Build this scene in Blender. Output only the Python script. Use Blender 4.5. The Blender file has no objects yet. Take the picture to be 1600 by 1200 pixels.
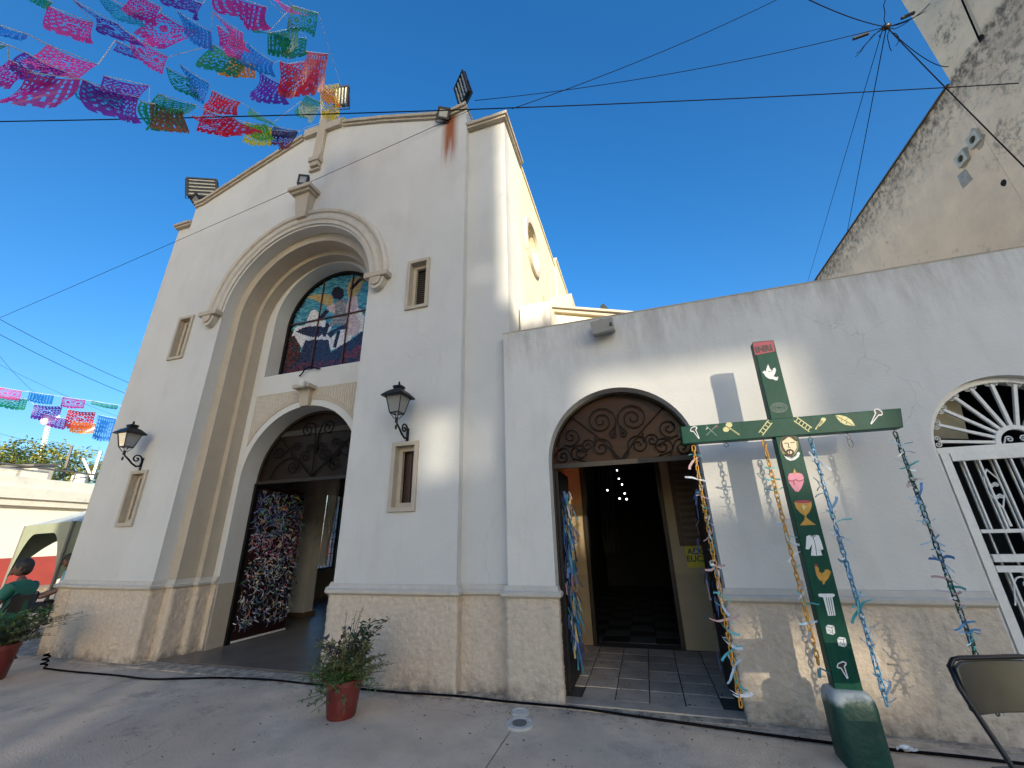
import bpy, bmesh, math, random
from math import sin, cos, pi, sqrt, atan2, radians
from mathutils import Vector, Matrix, geometry, noise
random.seed(7)
S = bpy.context.scene
C = S.collection

# ------------------------------------------------------------------ camera, sky, sun, exposure
CX, CY, FPX, EYE = 800.0, 600.0, 625.4, 1.6
R = Matrix(((.95353, -.12556, -.27394), (.29908, .32592, .89084), (-.02248, -.93702, .36259)))
def _solve():
    v1 = Vector((-1395 - CX, 889 - CY, FPX)).normalized(); vz = Vector((757 - CX, -1080 - CY, FPX)).normalized()
    x = -v1; z = vz; x = (x - z * x.dot(z)).normalized(); y = z.cross(x)
    return Matrix((x, y, z))
R = _solve()
cam = bpy.data.cameras.new('camera'); camo = bpy.data.objects.new('camera', cam); C.objects.link(camo)
cam.sensor_fit = 'HORIZONTAL'; cam.sensor_width = 36; cam.lens = FPX / 1600 * 36
cam.clip_start = .05; cam.clip_end = 2000
m = Matrix(((R[0][0], -R[0][1], -R[0][2]), (R[1][0], -R[1][1], -R[1][2]), (R[2][0], -R[2][1], -R[2][2]))).to_4x4()
m.translation = (0, 0, EYE); camo.matrix_world = m
S.camera = camo

SAT = 1.26
SUN_EL, SUN_AZ = radians(9.2), radians(150.2)          # azimuth clockwise from +Y (depth)
SUN_DIR = Vector((sin(SUN_AZ) * cos(SUN_EL), cos(SUN_AZ) * cos(SUN_EL), sin(SUN_EL)))
w = bpy.data.worlds.new('World'); S.world = w; w.use_nodes = True
nt = w.node_tree; nt.nodes.clear()
sky = nt.nodes.new('ShaderNodeTexSky'); sky.sky_type = 'NISHITA'; sky.sun_disc = False
sky.sun_elevation = SUN_EL; sky.sun_rotation = SUN_AZ; sky.air_density = 1.0; sky.dust_density = 2.2; sky.ozone_density = 3.0
bg = nt.nodes.new('ShaderNodeBackground'); bg.inputs[1].default_value = .15
ow = nt.nodes.new('ShaderNodeOutputWorld')
hs = nt.nodes.new('ShaderNodeHueSaturation'); hs.inputs['Saturation'].default_value = SAT; hs.inputs['Hue'].default_value = .506
nt.links.new(sky.outputs[0], hs.inputs['Color']); nt.links.new(hs.outputs[0], bg.inputs[0]); nt.links.new(bg.outputs[0], ow.inputs[0])
sun = bpy.data.lights.new('sun', 'SUN'); suno = bpy.data.objects.new('sun', sun); C.objects.link(suno)
sun.energy = 4.0; sun.angle = radians(.55); sun.color = (1, .90, .70)
suno.rotation_euler = (-SUN_DIR).to_track_quat('-Z', 'Y').to_euler(); suno.location = SUN_DIR * 60
S.view_settings.view_transform = 'Standard'; S.view_settings.look = 'None'; S.view_settings.gamma = 1
S.view_settings.exposure = 1.36
S.cycles.max_bounces = 8; S.cycles.diffuse_bounces = 4; S.cycles.transparent_max_bounces = 24
S.cycles.use_adaptive_sampling = True; S.cycles.use_denoising = True
S.cycles.caustics_reflective = False; S.cycles.caustics_refractive = False

# photograph pixel (1600x1200) -> point of the place on a plane
def ray(x, y): return R @ Vector((x - CX, y - CY, FPX))
def onY(x, y, D): r = ray(x, y); t = D / r.y; return Vector((r.x * t, D, EYE + r.z * t))
def onX(x, y, X): r = ray(x, y); t = X / r.x; return Vector((X, r.y * t, EYE + r.z * t))
def onZ(x, y, z=0.): r = ray(x, y); t = (z - EYE) / r.z; return Vector((r.x * t, r.y * t, z))
def far(x, y, d): r = ray(x, y).normalized(); return Vector((0, 0, EYE)) + r * d

# ------------------------------------------------------------------ materials
MATS = {}
def mat(name, col, rough=.6, metal=0., var=.1, scale=4., bump=0., bscale=60., coord='pos', stretch=(1, 1, 1),
        grime=0., grime_col=(.10, .085, .07), grime_scale=2.2, grime_stretch=(1.6, 1.6, .35), fine=.0, spec=.5, bump2=0., col2=None, coat=0.):
    if name in MATS: return MATS[name]
    m = bpy.data.materials.new(name); m.use_nodes = True; MATS[name] = m
    n = m.node_tree.nodes; l = m.node_tree.links; p = n['Principled BSDF']
    p.inputs['Roughness'].default_value = rough; p.inputs['Metallic'].default_value = metal
    p.inputs['Specular IOR Level'].default_value = spec; p.inputs['Coat Weight'].default_value = coat
    if coord == 'pos': co = n.new('ShaderNodeNewGeometry').outputs['Position']
    else: co = n.new('ShaderNodeTexCoord').outputs['Object']
    mp = n.new('ShaderNodeMapping'); mp.inputs['Scale'].default_value = stretch; l.new(co, mp.inputs[0])
    no = n.new('ShaderNodeTexNoise'); no.inputs['Scale'].default_value = scale; no.inputs['Detail'].default_value = 7; no.inputs['Roughness'].default_value = .62
    l.new(mp.outputs[0], no.inputs['Vector'])
    rp = n.new('ShaderNodeValToRGB'); rp.color_ramp.elements[0].position = .3; rp.color_ramp.elements[1].position = .7
    a = col2 if col2 else tuple(max(0, c * (1 - var)) for c in col); b = tuple(min(1, c * (1 + (0 if col2 else var))) for c in col)
    rp.color_ramp.elements[0].color = (*a, 1); rp.color_ramp.elements[1].color = (*b, 1)
    l.new(no.outputs['Fac'], rp.inputs[0]); out = rp.outputs[0]
    if grime > 0:
        mp2 = n.new('ShaderNodeMapping'); mp2.inputs['Scale'].default_value = grime_stretch; l.new(co, mp2.inputs[0])
        n2 = n.new('ShaderNodeTexNoise'); n2.inputs['Scale'].default_value = grime_scale; n2.inputs['Detail'].default_value = 9; n2.inputs['Roughness'].default_value = .68
        l.new(mp2.outputs[0], n2.inputs['Vector'])
        r2 = n.new('ShaderNodeValToRGB'); r2.color_ramp.elements[0].position = .52; r2.color_ramp.elements[1].position = .8
        r2.color_ramp.elements[1].color = (grime, grime, grime, 1); r2.color_ramp.elements[0].color = (0, 0, 0, 1)
        l.new(n2.outputs['Fac'], r2.inputs[0])
        mx = n.new('ShaderNodeMixRGB'); l.new(r2.outputs[0], mx.inputs[0]); l.new(out, mx.inputs[1]); mx.inputs[2].default_value = (*grime_col, 1)
        out = mx.outputs[0]
    m['_out'] = 1
    l.new(out, p.inputs['Base Color'])
    if bump > 0:
        nb = n.new('ShaderNodeTexNoise'); nb.inputs['Scale'].default_value = bscale; nb.inputs['Detail'].default_value = 5; l.new(mp.outputs[0], nb.inputs['Vector'])
        bp = n.new('ShaderNodeBump'); bp.inputs['Strength'].default_value = min(1, bump); bp.inputs['Distance'].default_value = .02 * max(1, bump)
        l.new(nb.outputs['Fac'], bp.inputs['Height']); l.new(bp.outputs[0], p.inputs['Normal'])
        if bump2 > 0:
            nb2 = n.new('ShaderNodeTexNoise'); nb2.inputs['Scale'].default_value = 1.1; nb2.inputs['Detail'].default_value = 3; l.new(mp.outputs[0], nb2.inputs['Vector'])
            bp2 = n.new('ShaderNodeBump'); bp2.inputs['Strength'].default_value = bump2; bp2.inputs['Distance'].default_value = .05
            l.new(nb2.outputs['Fac'], bp2.inputs['Height']); l.new(bp2.outputs[0], bp.inputs['Normal'])
    return m
def base_link(m):
    p = m.node_tree.nodes['Principled BSDF']; return p, p.inputs['Base Color'].links[0].from_socket
def add_mask_color(m, build, color):
    """mix colour over a material where build(nodes, links, position) is 1"""
    n = m.node_tree.nodes; l = m.node_tree.links; p, src = base_link(m)
    fac = build(n, l); mx = n.new('ShaderNodeMixRGB'); l.new(fac, mx.inputs[0]); l.new(src, mx.inputs[1]); mx.inputs[2].default_value = (*color, 1)
    l.new(mx.outputs[0], p.inputs['Base Color'])
def math_n(n, l, op, a, b=None, c=None, clamp=False):
    k = n.new('ShaderNodeMath'); k.operation = op; k.use_clamp = clamp
    for i, v in enumerate((a, b, c)):
        if v is None: continue
        if isinstance(v, (int, float)): k.inputs[i].default_value = v
        else: l.new(v, k.inputs[i])
    return k.outputs[0]
def maprange(n, l, v, a, b, c=0., d=1.):
    k = n.new('ShaderNodeMapRange'); l.new(v, k.inputs[0])
    for i, x in enumerate((a, b, c, d)): k.inputs[i + 1].default_value = x
    return k.outputs[0]

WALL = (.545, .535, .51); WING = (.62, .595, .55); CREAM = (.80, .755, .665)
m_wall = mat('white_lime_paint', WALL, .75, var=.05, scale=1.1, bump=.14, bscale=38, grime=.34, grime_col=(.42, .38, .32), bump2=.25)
m_wing = mat('white_wing_paint', WING, .75, var=.05, scale=1.1, bump=.14, bscale=38, grime=.32, grime_col=(.40, .36, .31), bump2=.25)
m_cream_lit = mat('cream_paint_lit_tone', (.74, .655, .43), .8, var=.05, scale=1.6, bump=.1, bscale=30, grime=.3, grime_col=(.50, .45, .35))  # wall paint in its sunlit tone; the facade paint is darkened for shade
m_beige = mat('beige_trim_paint', (.43, .37, .29), .7, var=.06, scale=5, bump=.12, bscale=60, grime=.2, grime_col=(.26, .22, .16))
m_cornice = mat('grey_cornice', (.40, .345, .27), .8, var=.15, scale=6, bump=.2, bscale=50, grime=.5, grime_col=(.14, .12, .10), grime_scale=5)
m_dado = mat('rough_cast_beige', (.55, .455, .355), .9, var=.12, scale=14, bump=.5, bscale=48, grime=.25, grime_col=(.24, .21, .18), grime_scale=6)
m_mould = mat('moulding_cream', (.50, .455, .39), .75, var=.07, scale=8, bump=.15, bscale=60, grime=.3, grime_col=(.22, .19, .16), grime_scale=6)
m_iron = mat('black_iron', (.012, .012, .013), .45, .6, var=.3, scale=30, bump=.1, bscale=90)
m_brown_iron = mat('dark_brown_iron', (.030, .022, .016), .5, .4, var=.3, scale=30)
m_white_iron = mat('white_painted_iron', (.70, .68, .63), .4, var=.08, scale=20, grime=.3, grime_col=(.3, .26, .2), grime_scale=14)
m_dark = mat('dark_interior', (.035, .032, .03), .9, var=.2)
m_black = mat('black_plastic', (.012, .012, .014), .4, var=.2, coord='obj', scale=20)
m_wire = mat('wire_black', (.006, .006, .008), .9, var=.2, spec=.05); m_scroll = mat('wrought_iron_dull', (.006, .005, .005), .8, var=.2, spec=.15)
m_green = mat('green_paint_wood', (.0018, .056, .035), .42, var=.18, scale=8, stretch=(6, 6, 1), bump=.12, bscale=40, spec=.18, grime=.06, grime_col=(.16, .20, .16), grime_scale=9, grime_stretch=(2, 2, .5))
m_pot = mat('terracotta_red', (.145, .020, .015), .4, var=.18, scale=9, bump=.1, bscale=40, grime=.3, grime_col=(.3, .2, .16), grime_scale=8)
m_soil = mat('soil', (.03, .02, .014), 1, var=.4, scale=30, bump=.6, bscale=60)

# facade rust streak under the floodlight
def rust(n, l):
    g = n.new('ShaderNodeNewGeometry'); sp = n.new('ShaderNodeSeparateXYZ'); l.new(g.outputs['Position'], sp.inputs[0])
    cmb = n.new('ShaderNodeCombineXYZ'); l.new(math_n(n, l, 'MULTIPLY', sp.outputs[0], 26.), cmb.inputs[0]); l.new(math_n(n, l, 'MULTIPLY', sp.outputs[2], 1.3), cmb.inputs[2])
    no = n.new('ShaderNodeTexNoise'); no.inputs['Scale'].default_value = 1; no.inputs['Detail'].default_value = 4; l.new(cmb.outputs[0], no.inputs['Vector'])
    dx = math_n(n, l, 'ABSOLUTE', math_n(n, l, 'ADD', sp.outputs[0], 2.50))
    across = maprange(n, l, dx, .05, .19, 1, 0)
    down = maprange(n, l, sp.outputs[2], 7.5, 8.9, 0, 1.45)
    streak = maprange(n, l, math_n(n, l, 'ADD', no.outputs['Fac'], math_n(n, l, 'MULTIPLY', down, .42)), .44, .88, 0, 1)
    return math_n(n, l, 'MULTIPLY', math_n(n, l, 'MULTIPLY', across, streak), math_n(n, l, 'MULTIPLY', down, 1.5, clamp=True), clamp=True)
add_mask_color(m_wall, rust, (.26, .072, .014))
# dark weathering along wall tops (dripping from copings)
def drip(z0, z1, thr=.5, sx=5.):
    def f(n, l):
        g = n.new('ShaderNodeNewGeometry'); sp = n.new('ShaderNodeSeparateXYZ'); l.new(g.outputs['Position'], sp.inputs[0])
        cmb = n.new('ShaderNodeCombineXYZ'); l.new(math_n(n, l, 'MULTIPLY', sp.outputs[0], sx), cmb.inputs[0]); l.new(math_n(n, l, 'MULTIPLY', sp.outputs[1], sx), cmb.inputs[1]); l.new(math_n(n, l, 'MULTIPLY', sp.outputs[2], 1.1), cmb.inputs[2])
        no = n.new('ShaderNodeTexNoise'); no.inputs['Scale'].default_value = 1; no.inputs['Detail'].default_value = 7; no.inputs['Roughness'].default_value = .7; l.new(cmb.outputs[0], no.inputs['Vector'])
        h = maprange(n, l, sp.outputs[2], z0, z1, 0, 1)
        return math_n(n, l, 'MULTIPLY', maprange(n, l, math_n(n, l, 'ADD', no.outputs['Fac'], math_n(n, l, 'MULTIPLY', h, .22)), thr, thr + .3, 0, 1), math_n(n, l, 'MULTIPLY', h, .8))
    return f
add_mask_color(m_wing, drip(3.2, 4.2, .58), (.30, .27, .235))
# soot and damp at the foot of the rough cast
def foot(n, l):
    g = n.new('ShaderNodeNewGeometry'); sp = n.new('ShaderNodeSeparateXYZ'); l.new(g.outputs['Position'], sp.inputs[0])
    no = n.new('ShaderNodeTexNoise'); no.inputs['Scale'].default_value = 5; no.inputs['Detail'].default_value = 8; no.inputs['Roughness'].default_value = .7; l.new(g.outputs['Position'], no.inputs['Vector'])
    h = maprange(n, l, sp.outputs[2], .0, .3, 1, 0)
    return math_n(n, l, 'MULTIPLY', maprange(n, l, math_n(n, l, 'ADD', no.outputs['Fac'], math_n(n, l, 'MULTIPLY', h, .2)), .58, .78, 0, 1), math_n(n, l, 'MULTIPLY', h, .8))
add_mask_color(m_dado, foot, (.12, .10, .085))

def glassy(name, col, trans=.6, rough=.1, dk=.6, gl=.8):
    m = bpy.data.materials.new(name); m.use_nodes = True; n = m.node_tree.nodes; l = m.node_tree.links; n.remove(n['Principled BSDF'])
    t = n.new('ShaderNodeBsdfTransparent'); t.inputs[0].default_value = (*col, 1)
    g = n.new('ShaderNodeBsdfGlossy'); g.inputs[0].default_value = (gl, gl * .92, gl * .85, 1); g.inputs[1].default_value = rough
    d = n.new('ShaderNodeBsdfDiffuse'); d.inputs[0].default_value = (*[c * dk for c in col], 1)
    lw = n.new('ShaderNodeFresnel'); lw.inputs[0].default_value = 1.45
    no = n.new('ShaderNodeTexNoise'); no.inputs['Scale'].default_value = 70; bp = n.new('ShaderNodeBump'); bp.inputs['Strength'].default_value = .25; l.new(no.outputs[0], bp.inputs['Height']); l.new(bp.outputs[0], g.inputs['Normal']); l.new(bp.outputs[0], lw.inputs['Normal'])
    m1 = n.new('ShaderNodeMixShader'); m1.inputs[0].default_value = trans; l.new(d.outputs[0], m1.inputs[1]); l.new(t.outputs[0], m1.inputs[2])
    m2 = n.new('ShaderNodeMixShader'); l.new(lw.outputs[0], m2.inputs[0]); l.new(m1.outputs[0], m2.inputs[1]); l.new(g.outputs[0], m2.inputs[2])
    l.new(m2.outputs[0], n['Material Output'].inputs[0]); return m
def emissive(name, col, st):
    m = bpy.data.materials.new(name); m.use_nodes = True; p = m.node_tree.nodes['Principled BSDF']
    p.inputs['Emission Color'].default_value = (*col, 1); p.inputs['Emission Strength'].default_value = st; p.inputs['Base Color'].default_value = (.8, .8, .8, 1); return m
TE = .62
def thin(name, col, trans=.3, transl=.5, rough=.35, var=.15):
    """thin coloured plastic sheet: lets light through, tinted"""
    m = bpy.data.materials.new(name); m.use_nodes = True; n = m.node_tree.nodes; l = m.node_tree.links; n.remove(n['Principled BSDF'])
    t = n.new('ShaderNodeBsdfTransparent'); t.inputs[0].default_value = (*[min(1, c ** TE) for c in col], 1)
    d = n.new('ShaderNodeBsdfDiffuse'); d.inputs[0].default_value = (*col, 1)
    tr = n.new('ShaderNodeBsdfTranslucent'); tr.inputs[0].default_value = (*[min(1, c * 1.3) for c in col], 1)
    g = n.new('ShaderNodeBsdfGlossy'); g.inputs[1].default_value = rough; g.inputs[0].default_value = (.9, .9, .9, 1)
    no = n.new('ShaderNodeTexNoise'); no.inputs['Scale'].default_value = 14; bp = n.new('ShaderNodeBump'); bp.inputs['Strength'].default_value = .35
    l.new(no.outputs[0], bp.inputs['Height']); l.new(bp.outputs[0], g.inputs['Normal'])
    m1 = n.new('ShaderNodeMixShader'); m1.inputs[0].default_value = transl; l.new(d.outputs[0], m1.inputs[1]); l.new(tr.outputs[0], m1.inputs[2])
    m2 = n.new('ShaderNodeMixShader'); m2.inputs[0].default_value = trans; l.new(m1.outputs[0], m2.inputs[1]); l.new(t.outputs[0], m2.inputs[2])
    m3 = n.new('ShaderNodeMixShader'); m3.inputs[0].default_value = .08; l.new(m2.outputs[0], m3.inputs[1]); l.new(g.outputs[0], m3.inputs[2])
    l.new(m3.outputs[0], n['Material Output'].inputs[0]); return m

# ------------------------------------------------------------------ mesh helpers
def wl(o):
    v = Vector((0, 0, 0))
    while o: v = v + o.location; o = o.parent
    return v
class MB:
    def __init__(s): s.v = []; s.f = []
    def add(s, vs, fs):
        k = len(s.v); s.v += [Vector(v) for v in vs]; s.f += [tuple(i + k for i in f) for f in fs]; return s
    def box(s, x0, y0, z0, x1, y1, z1):
        return s.add([(x0, y0, z0), (x1, y0, z0), (x1, y1, z0), (x0, y1, z0), (x0, y0, z1), (x1, y0, z1), (x1, y1, z1), (x0, y1, z1)],
                     [(0, 3, 2, 1), (4, 5, 6, 7), (0, 1, 5, 4), (1, 2, 6, 5), (2, 3, 7, 6), (3, 0, 4, 7)])
    def obox(s, c, ax, ay, az):
        c, ax, ay, az = Vector(c), Vector(ax), Vector(ay), Vector(az)
        P = [c + ax * i + ay * j + az * k for k in (-1, 1) for (i, j) in ((-1, -1), (1, -1), (1, 1), (-1, 1))]
        return s.add(P, [(0, 3, 2, 1), (4, 5, 6, 7), (0, 1, 5, 4), (1, 2, 6, 5), (2, 3, 7, 6), (3, 0, 4, 7)])
    def prism(s, poly, holes=(), y0=0., y1=1., fr=None):
        """polygon(s) in (x, z), extruded along y; fr maps (x, y, z)"""
        fr = fr or (lambda x, y, z: (x, y, z))
        loops = [list(poly)] + [list(h) for h in holes]
        flat = [p for lp in loops for p in lp]; n = len(flat)
        tris = geometry.tessellate_polygon([[Vector((p[0], p[1], 0)) for p in lp] for lp in loops])
        vs = [fr(p[0], y0, p[1]) for p in flat] + [fr(p[0], y1, p[1]) for p in flat]
        fs = [tuple(t) for t in tris] + [tuple(i + n for i in reversed(t)) for t in tris]
        k = 0
        for lp in loops:
            q = len(lp)
            for i in range(q):
                a, b = k + i, k + (i + 1) % q; fs.append((a, b, b + n, a + n))
            k += q
        return s.add(vs, fs)
    def tube(s, pts, r, n=6, cap=True, closed=False):
        pts = [Vector(p) for p in pts]; m = len(pts); rr = r if isinstance(r, (list, tuple)) else [r] * m
        ring = []; up = None
        for i, p in enumerate(pts):
            if closed: t = pts[(i + 1) % m] - pts[i - 1]
            else: t = pts[min(i + 1, m - 1)] - pts[max(i - 1, 0)]
            t = t.normalized() if t.length > 1e-9 else Vector((0, 0, 1))
            if up is None: up = Vector((0, 0, 1)) if abs(t.z) < .9 else Vector((1, 0, 0))
            a = (up - t * up.dot(t)); a = a.normalized() if a.length > 1e-6 else t.orthogonal().normalized(); up = a; b = t.cross(a)
            ring.append([p + (a * cos(2 * pi * k / n) + b * sin(2 * pi * k / n)) * rr[i] for k in range(n)])
        vs = [v for q in ring for v in q]; fs = []
        for i in range(m if closed else m - 1):
            j = (i + 1) % m
            for k in range(n): fs.append((i * n + k, i * n + (k + 1) % n, j * n + (k + 1) % n, j * n + k))
        if cap and not closed: fs += [tuple(range(n - 1, -1, -1)), tuple((m - 1) * n + k for k in range(n))]
        return s.add(vs, fs)
    def lathe(s, prof, c=(0, 0, 0), n=20, sx=1., sy=1.):
        c = Vector(c); vs = [c + Vector((r * cos(2 * pi * k / n) * sx, r * sin(2 * pi * k / n) * sy, z)) for r, z in prof for k in range(n)]
        fs = [(i * n + k, i * n + (k + 1) % n, (i + 1) * n + (k + 1) % n, (i + 1) * n + k) for i in range(len(prof) - 1) for k in range(n)]
        fs += [tuple(range(n - 1, -1, -1)), tuple((len(prof) - 1) * n + k for k in range(n))]
        return s.add(vs, fs)
    def ball(s, c, r, n=10, m=6, sc=(1, 1, 1)):
        prof = [(max(1e-4, sin(pi * i / m)), -cos(pi * i / m)) for i in range(m + 1)]
        c = Vector(c); k0 = len(s.v); s.lathe([(a * r, b * r) for a, b in prof], (0, 0, 0), n)
        for i in range(k0, len(s.v)): v = s.v[i]; s.v[i] = Vector((v.x * sc[0], v.y * sc[1], v.z * sc[2])) + c
        return s
    def quad(s, a, b, c, d): return s.add([a, b, c, d], [(0, 1, 2, 3)])
    def build(s, name, m, parent=None, smooth=False, local=False, bevel=0., kind=None, label=None):
        me = bpy.data.meshes.new(name); off = Vector((0, 0, 0)) if (local or not parent) else wl(parent)
        me.from_pydata([tuple(v - off) for v in s.v], [], s.f); me.update()
        bm = bmesh.new(); bm.from_mesh(me); bmesh.ops.recalc_face_normals(bm, faces=bm.faces)
        bm.to_mesh(me); bm.free()
        if m: me.materials.append(m)
        o = bpy.data.objects.new(name, me); C.objects.link(o); o.parent = parent
        if smooth:
            for p in me.polygons: p.use_smooth = True
            if smooth != 'all': me.set_sharp_from_angle(angle=radians(40))
        if bevel > 0:
            b = o.modifiers.new('bevel', 'BEVEL'); b.width = bevel; b.segments = 2; b.limit_method = 'ANGLE'; b.angle_limit = radians(50)
        if kind: o['kind'] = kind
        if label: o['label'] = label
        return o
def tag(o, label, cat, group=None):
    o['label'] = label; o['category'] = cat
    if group: o['group'] = group
    return o
def thing(name, label, cat, loc=(0, 0, 0), group=None, rz=0):
    o = bpy.data.objects.new(name, None); C.objects.link(o); o.location = loc; o.rotation_euler.z = rz; o.empty_display_size = .1
    return tag(o, label, cat, group)
def struct(o): o['kind'] = 'structure'; return o
def inst(src, parent, loc, rot=None, scale=None, m=None):
    o = src.copy(); C.objects.link(o); o.parent = parent; o.location = loc
    if rot is not None: o.rotation_euler = rot
    if scale is not None: o.scale = scale
    if m: o.material_slots[0].link = 'OBJECT'; o.material_slots[0].material = m
    return o
def arch(cx, w, z0, zs, n=28, r=None):
    """outline of an arched opening, feet at z0, spring at zs"""
    r = r or w
    return [(cx - w, z0)] + [(cx - w * cos(pi * i / n), zs + r * sin(pi * i / n)) for i in range(n + 1)] + [(cx + w, z0)]
def band(cx, wo, wi, zs, n=28, z0=0.):
    return [(cx - wo, z0)] + [(cx - wo * cos(pi * i / n), zs + wo * sin(pi * i / n)) for i in range(n + 1)] + [(cx + wo, z0), (cx + wi, z0)] + \
           [(cx + wi * cos(pi * i / n), zs + wi * sin(pi * i / n)) for i in range(n + 1)] + [(cx - wi, z0)]
def sweep(profile, path, closed=False):
    """profile [(out, z)] swept along a plan polyline; 'out' is to the right of travel"""
    mb = MB(); rings = []; n = len(path)
    for i, p in enumerate(path):
        p = Vector(p); d0 = (p - Vector(path[i - 1])).normalized() if i > 0 else None
        d1 = (Vector(path[i + 1]) - p).normalized() if i < n - 1 else None
        d0 = d0 or d1; d1 = d1 or d0
        n0 = Vector((d0.y, -d0.x)); n1 = Vector((d1.y, -d1.x)); b = (n0 + n1); b = b / max(.3, b.length_squared) * 2 if b.length > 1e-6 else n0
        rings.append([Vector((p.x + b.x * o, p.y + b.y * o, z)) for o, z in profile])
    k = len(profile); vs = [v for r in rings for v in r]
    fs = [(i * k + j, i * k + (j + 1) % k, (i + 1) * k + (j + 1) % k, (i + 1) * k + j) for i in range(n - 1) for j in range(k)]
    fs += [tuple(range(k)), tuple((n - 1) * k + j for j in range(k - 1, -1, -1))]
    return mb.add(vs, fs)
def scroll(c, r, th, turns, ccw, tail=None, n=26, rmin=.12, bend=.0):
    """2D spiral from its eye outwards to angle th, then a bent tail"""
    out = []
    for i in range(n + 1):
        t = i / n; a = th - (1 - t) * turns * 2 * pi * (1 if ccw else -1); q = r * (rmin + (1 - rmin) * t ** 1.1)
        out.append((c[0] + q * cos(a), c[1] + q * sin(a)))
    if tail:
        p0 = Vector(out[-1]); d = (Vector(out[-1]) - Vector(out[-2])).normalized(); p3 = Vector(tail); L = (p3 - p0).length
        p1 = p0 + d * L * .45; p2 = p3 - (p3 - p0).normalized() * L * .25 + Vector((-(p3 - p0).y, (p3 - p0).x)) * bend
        for i in range(1, 9):
            t = i / 8; q = p0 * (1 - t) ** 3 + p1 * 3 * t * (1 - t) ** 2 + p2 * 3 * t * t * (1 - t) + p3 * t ** 3; out.append((q.x, q.y))
    return out
YF, YS = 4.73, 4.85      # facade planes
# ================================================================== GROUND
m_conc = mat('yard_concrete', (.56, .44, .32), .85, var=.22, scale=1.6, bump=.35, bscale=55, grime=.6, grime_col=(.24, .20, .17), grime_scale=1.7, grime_stretch=(1, 1, 1), bump2=.3)
def speck(n, l):
    g = n.new('ShaderNodeNewGeometry'); no = n.new('ShaderNodeTexNoise'); no.inputs['Scale'].default_value = 16; no.inputs['Detail'].default_value = 6; no.inputs['Roughness'].default_value = .75; l.new(g.outputs['Position'], no.inputs['Vector'])
    n2 = n.new('ShaderNodeTexNoise'); n2.inputs['Scale'].default_value = .9; l.new(g.outputs['Position'], n2.inputs['Vector'])
    return math_n(n, l, 'MULTIPLY', maprange(n, l, no.outputs['Fac'], .60, .75, 0, .75), maprange(n, l, n2.outputs['Fac'], .42, .62, 0.1, 1))
add_mask_color(m_conc, speck, (.13, .11, .095))
def pink(n, l):
    g = n.new('ShaderNodeNewGeometry'); no = n.new('ShaderNodeTexNoise'); no.inputs['Scale'].default_value = .55; no.inputs['Detail'].default_value = 5; l.new(g.outputs['Position'], no.inputs['Vector'])
    return maprange(n, l, no.outputs['Fac'], .48, .68, 0, .7)
add_mask_color(m_conc, pink, (.54, .385, .27))
def cracks(sc, wd, k, mlo=.45, mhi=.6, msc=.6):
    def f(n, l):
        g = n.new('ShaderNodeNewGeometry'); no = n.new('ShaderNodeTexNoise'); no.inputs['Scale'].default_value = 3; no.inputs['Detail'].default_value = 6; l.new(g.outputs['Position'], no.inputs['Vector'])
        ad = n.new('ShaderNodeMixRGB'); ad.blend_type = 'ADD'; ad.inputs[0].default_value = .35; l.new(g.outputs['Position'], ad.inputs[1]); l.new(no.outputs['Color'], ad.inputs[2])
        vo = n.new('ShaderNodeTexVoronoi'); vo.feature = 'DISTANCE_TO_EDGE'; vo.inputs['Scale'].default_value = sc; l.new(ad.outputs[0], vo.inputs['Vector'])
        n2 = n.new('ShaderNodeTexNoise'); n2.inputs['Scale'].default_value = msc; n2.inputs['Detail'].default_value = 3; l.new(g.outputs['Position'], n2.inputs['Vector'])
        return math_n(n, l, 'MULTIPLY', maprange(n, l, vo.outputs['Distance'], 0, wd, k, 0), maprange(n, l, n2.outputs['Fac'], mlo, mhi, 0, 1))
    return f
add_mask_color(m_conc, cracks(.55, .0035, .45, .52, .62), (.10, .085, .07))
def blot(n, l):
    g = n.new('ShaderNodeNewGeometry'); no = n.new('ShaderNodeTexNoise'); no.inputs['Scale'].default_value = 2.6; no.inputs['Detail'].default_value = 9; no.inputs['Roughness'].default_value = .72; l.new(g.outputs['Position'], no.inputs['Vector'])
    n2 = n.new('ShaderNodeTexNoise'); n2.inputs['Scale'].default_value = .45; n2.inputs['Detail'].default_value = 2; l.new(g.outputs['Position'], n2.inputs['Vector'])
    return math_n(n, l, 'MULTIPLY', maprange(n, l, no.outputs['Fac'], .52, .70, 0, .75), maprange(n, l, n2.outputs['Fac'], .50, .60, 0, 1))
add_mask_color(m_conc, blot, (.15, .125, .105))
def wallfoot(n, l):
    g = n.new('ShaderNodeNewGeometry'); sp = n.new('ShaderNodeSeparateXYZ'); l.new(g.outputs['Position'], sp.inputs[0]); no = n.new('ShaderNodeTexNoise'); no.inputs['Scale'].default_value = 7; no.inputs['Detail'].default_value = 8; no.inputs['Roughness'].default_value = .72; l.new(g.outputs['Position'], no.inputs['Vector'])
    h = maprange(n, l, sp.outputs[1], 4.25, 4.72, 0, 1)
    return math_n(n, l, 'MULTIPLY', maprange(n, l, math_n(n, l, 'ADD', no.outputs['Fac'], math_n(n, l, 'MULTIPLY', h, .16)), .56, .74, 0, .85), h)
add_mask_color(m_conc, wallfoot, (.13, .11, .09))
add_mask_color(m_wall, cracks(.7, .0022, .5, .52, .62, .5), (.26, .24, .21)); add_mask_color(m_wing, cracks(.8, .0025, .6, .50, .60, .6), (.24, .22, .19))
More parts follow.
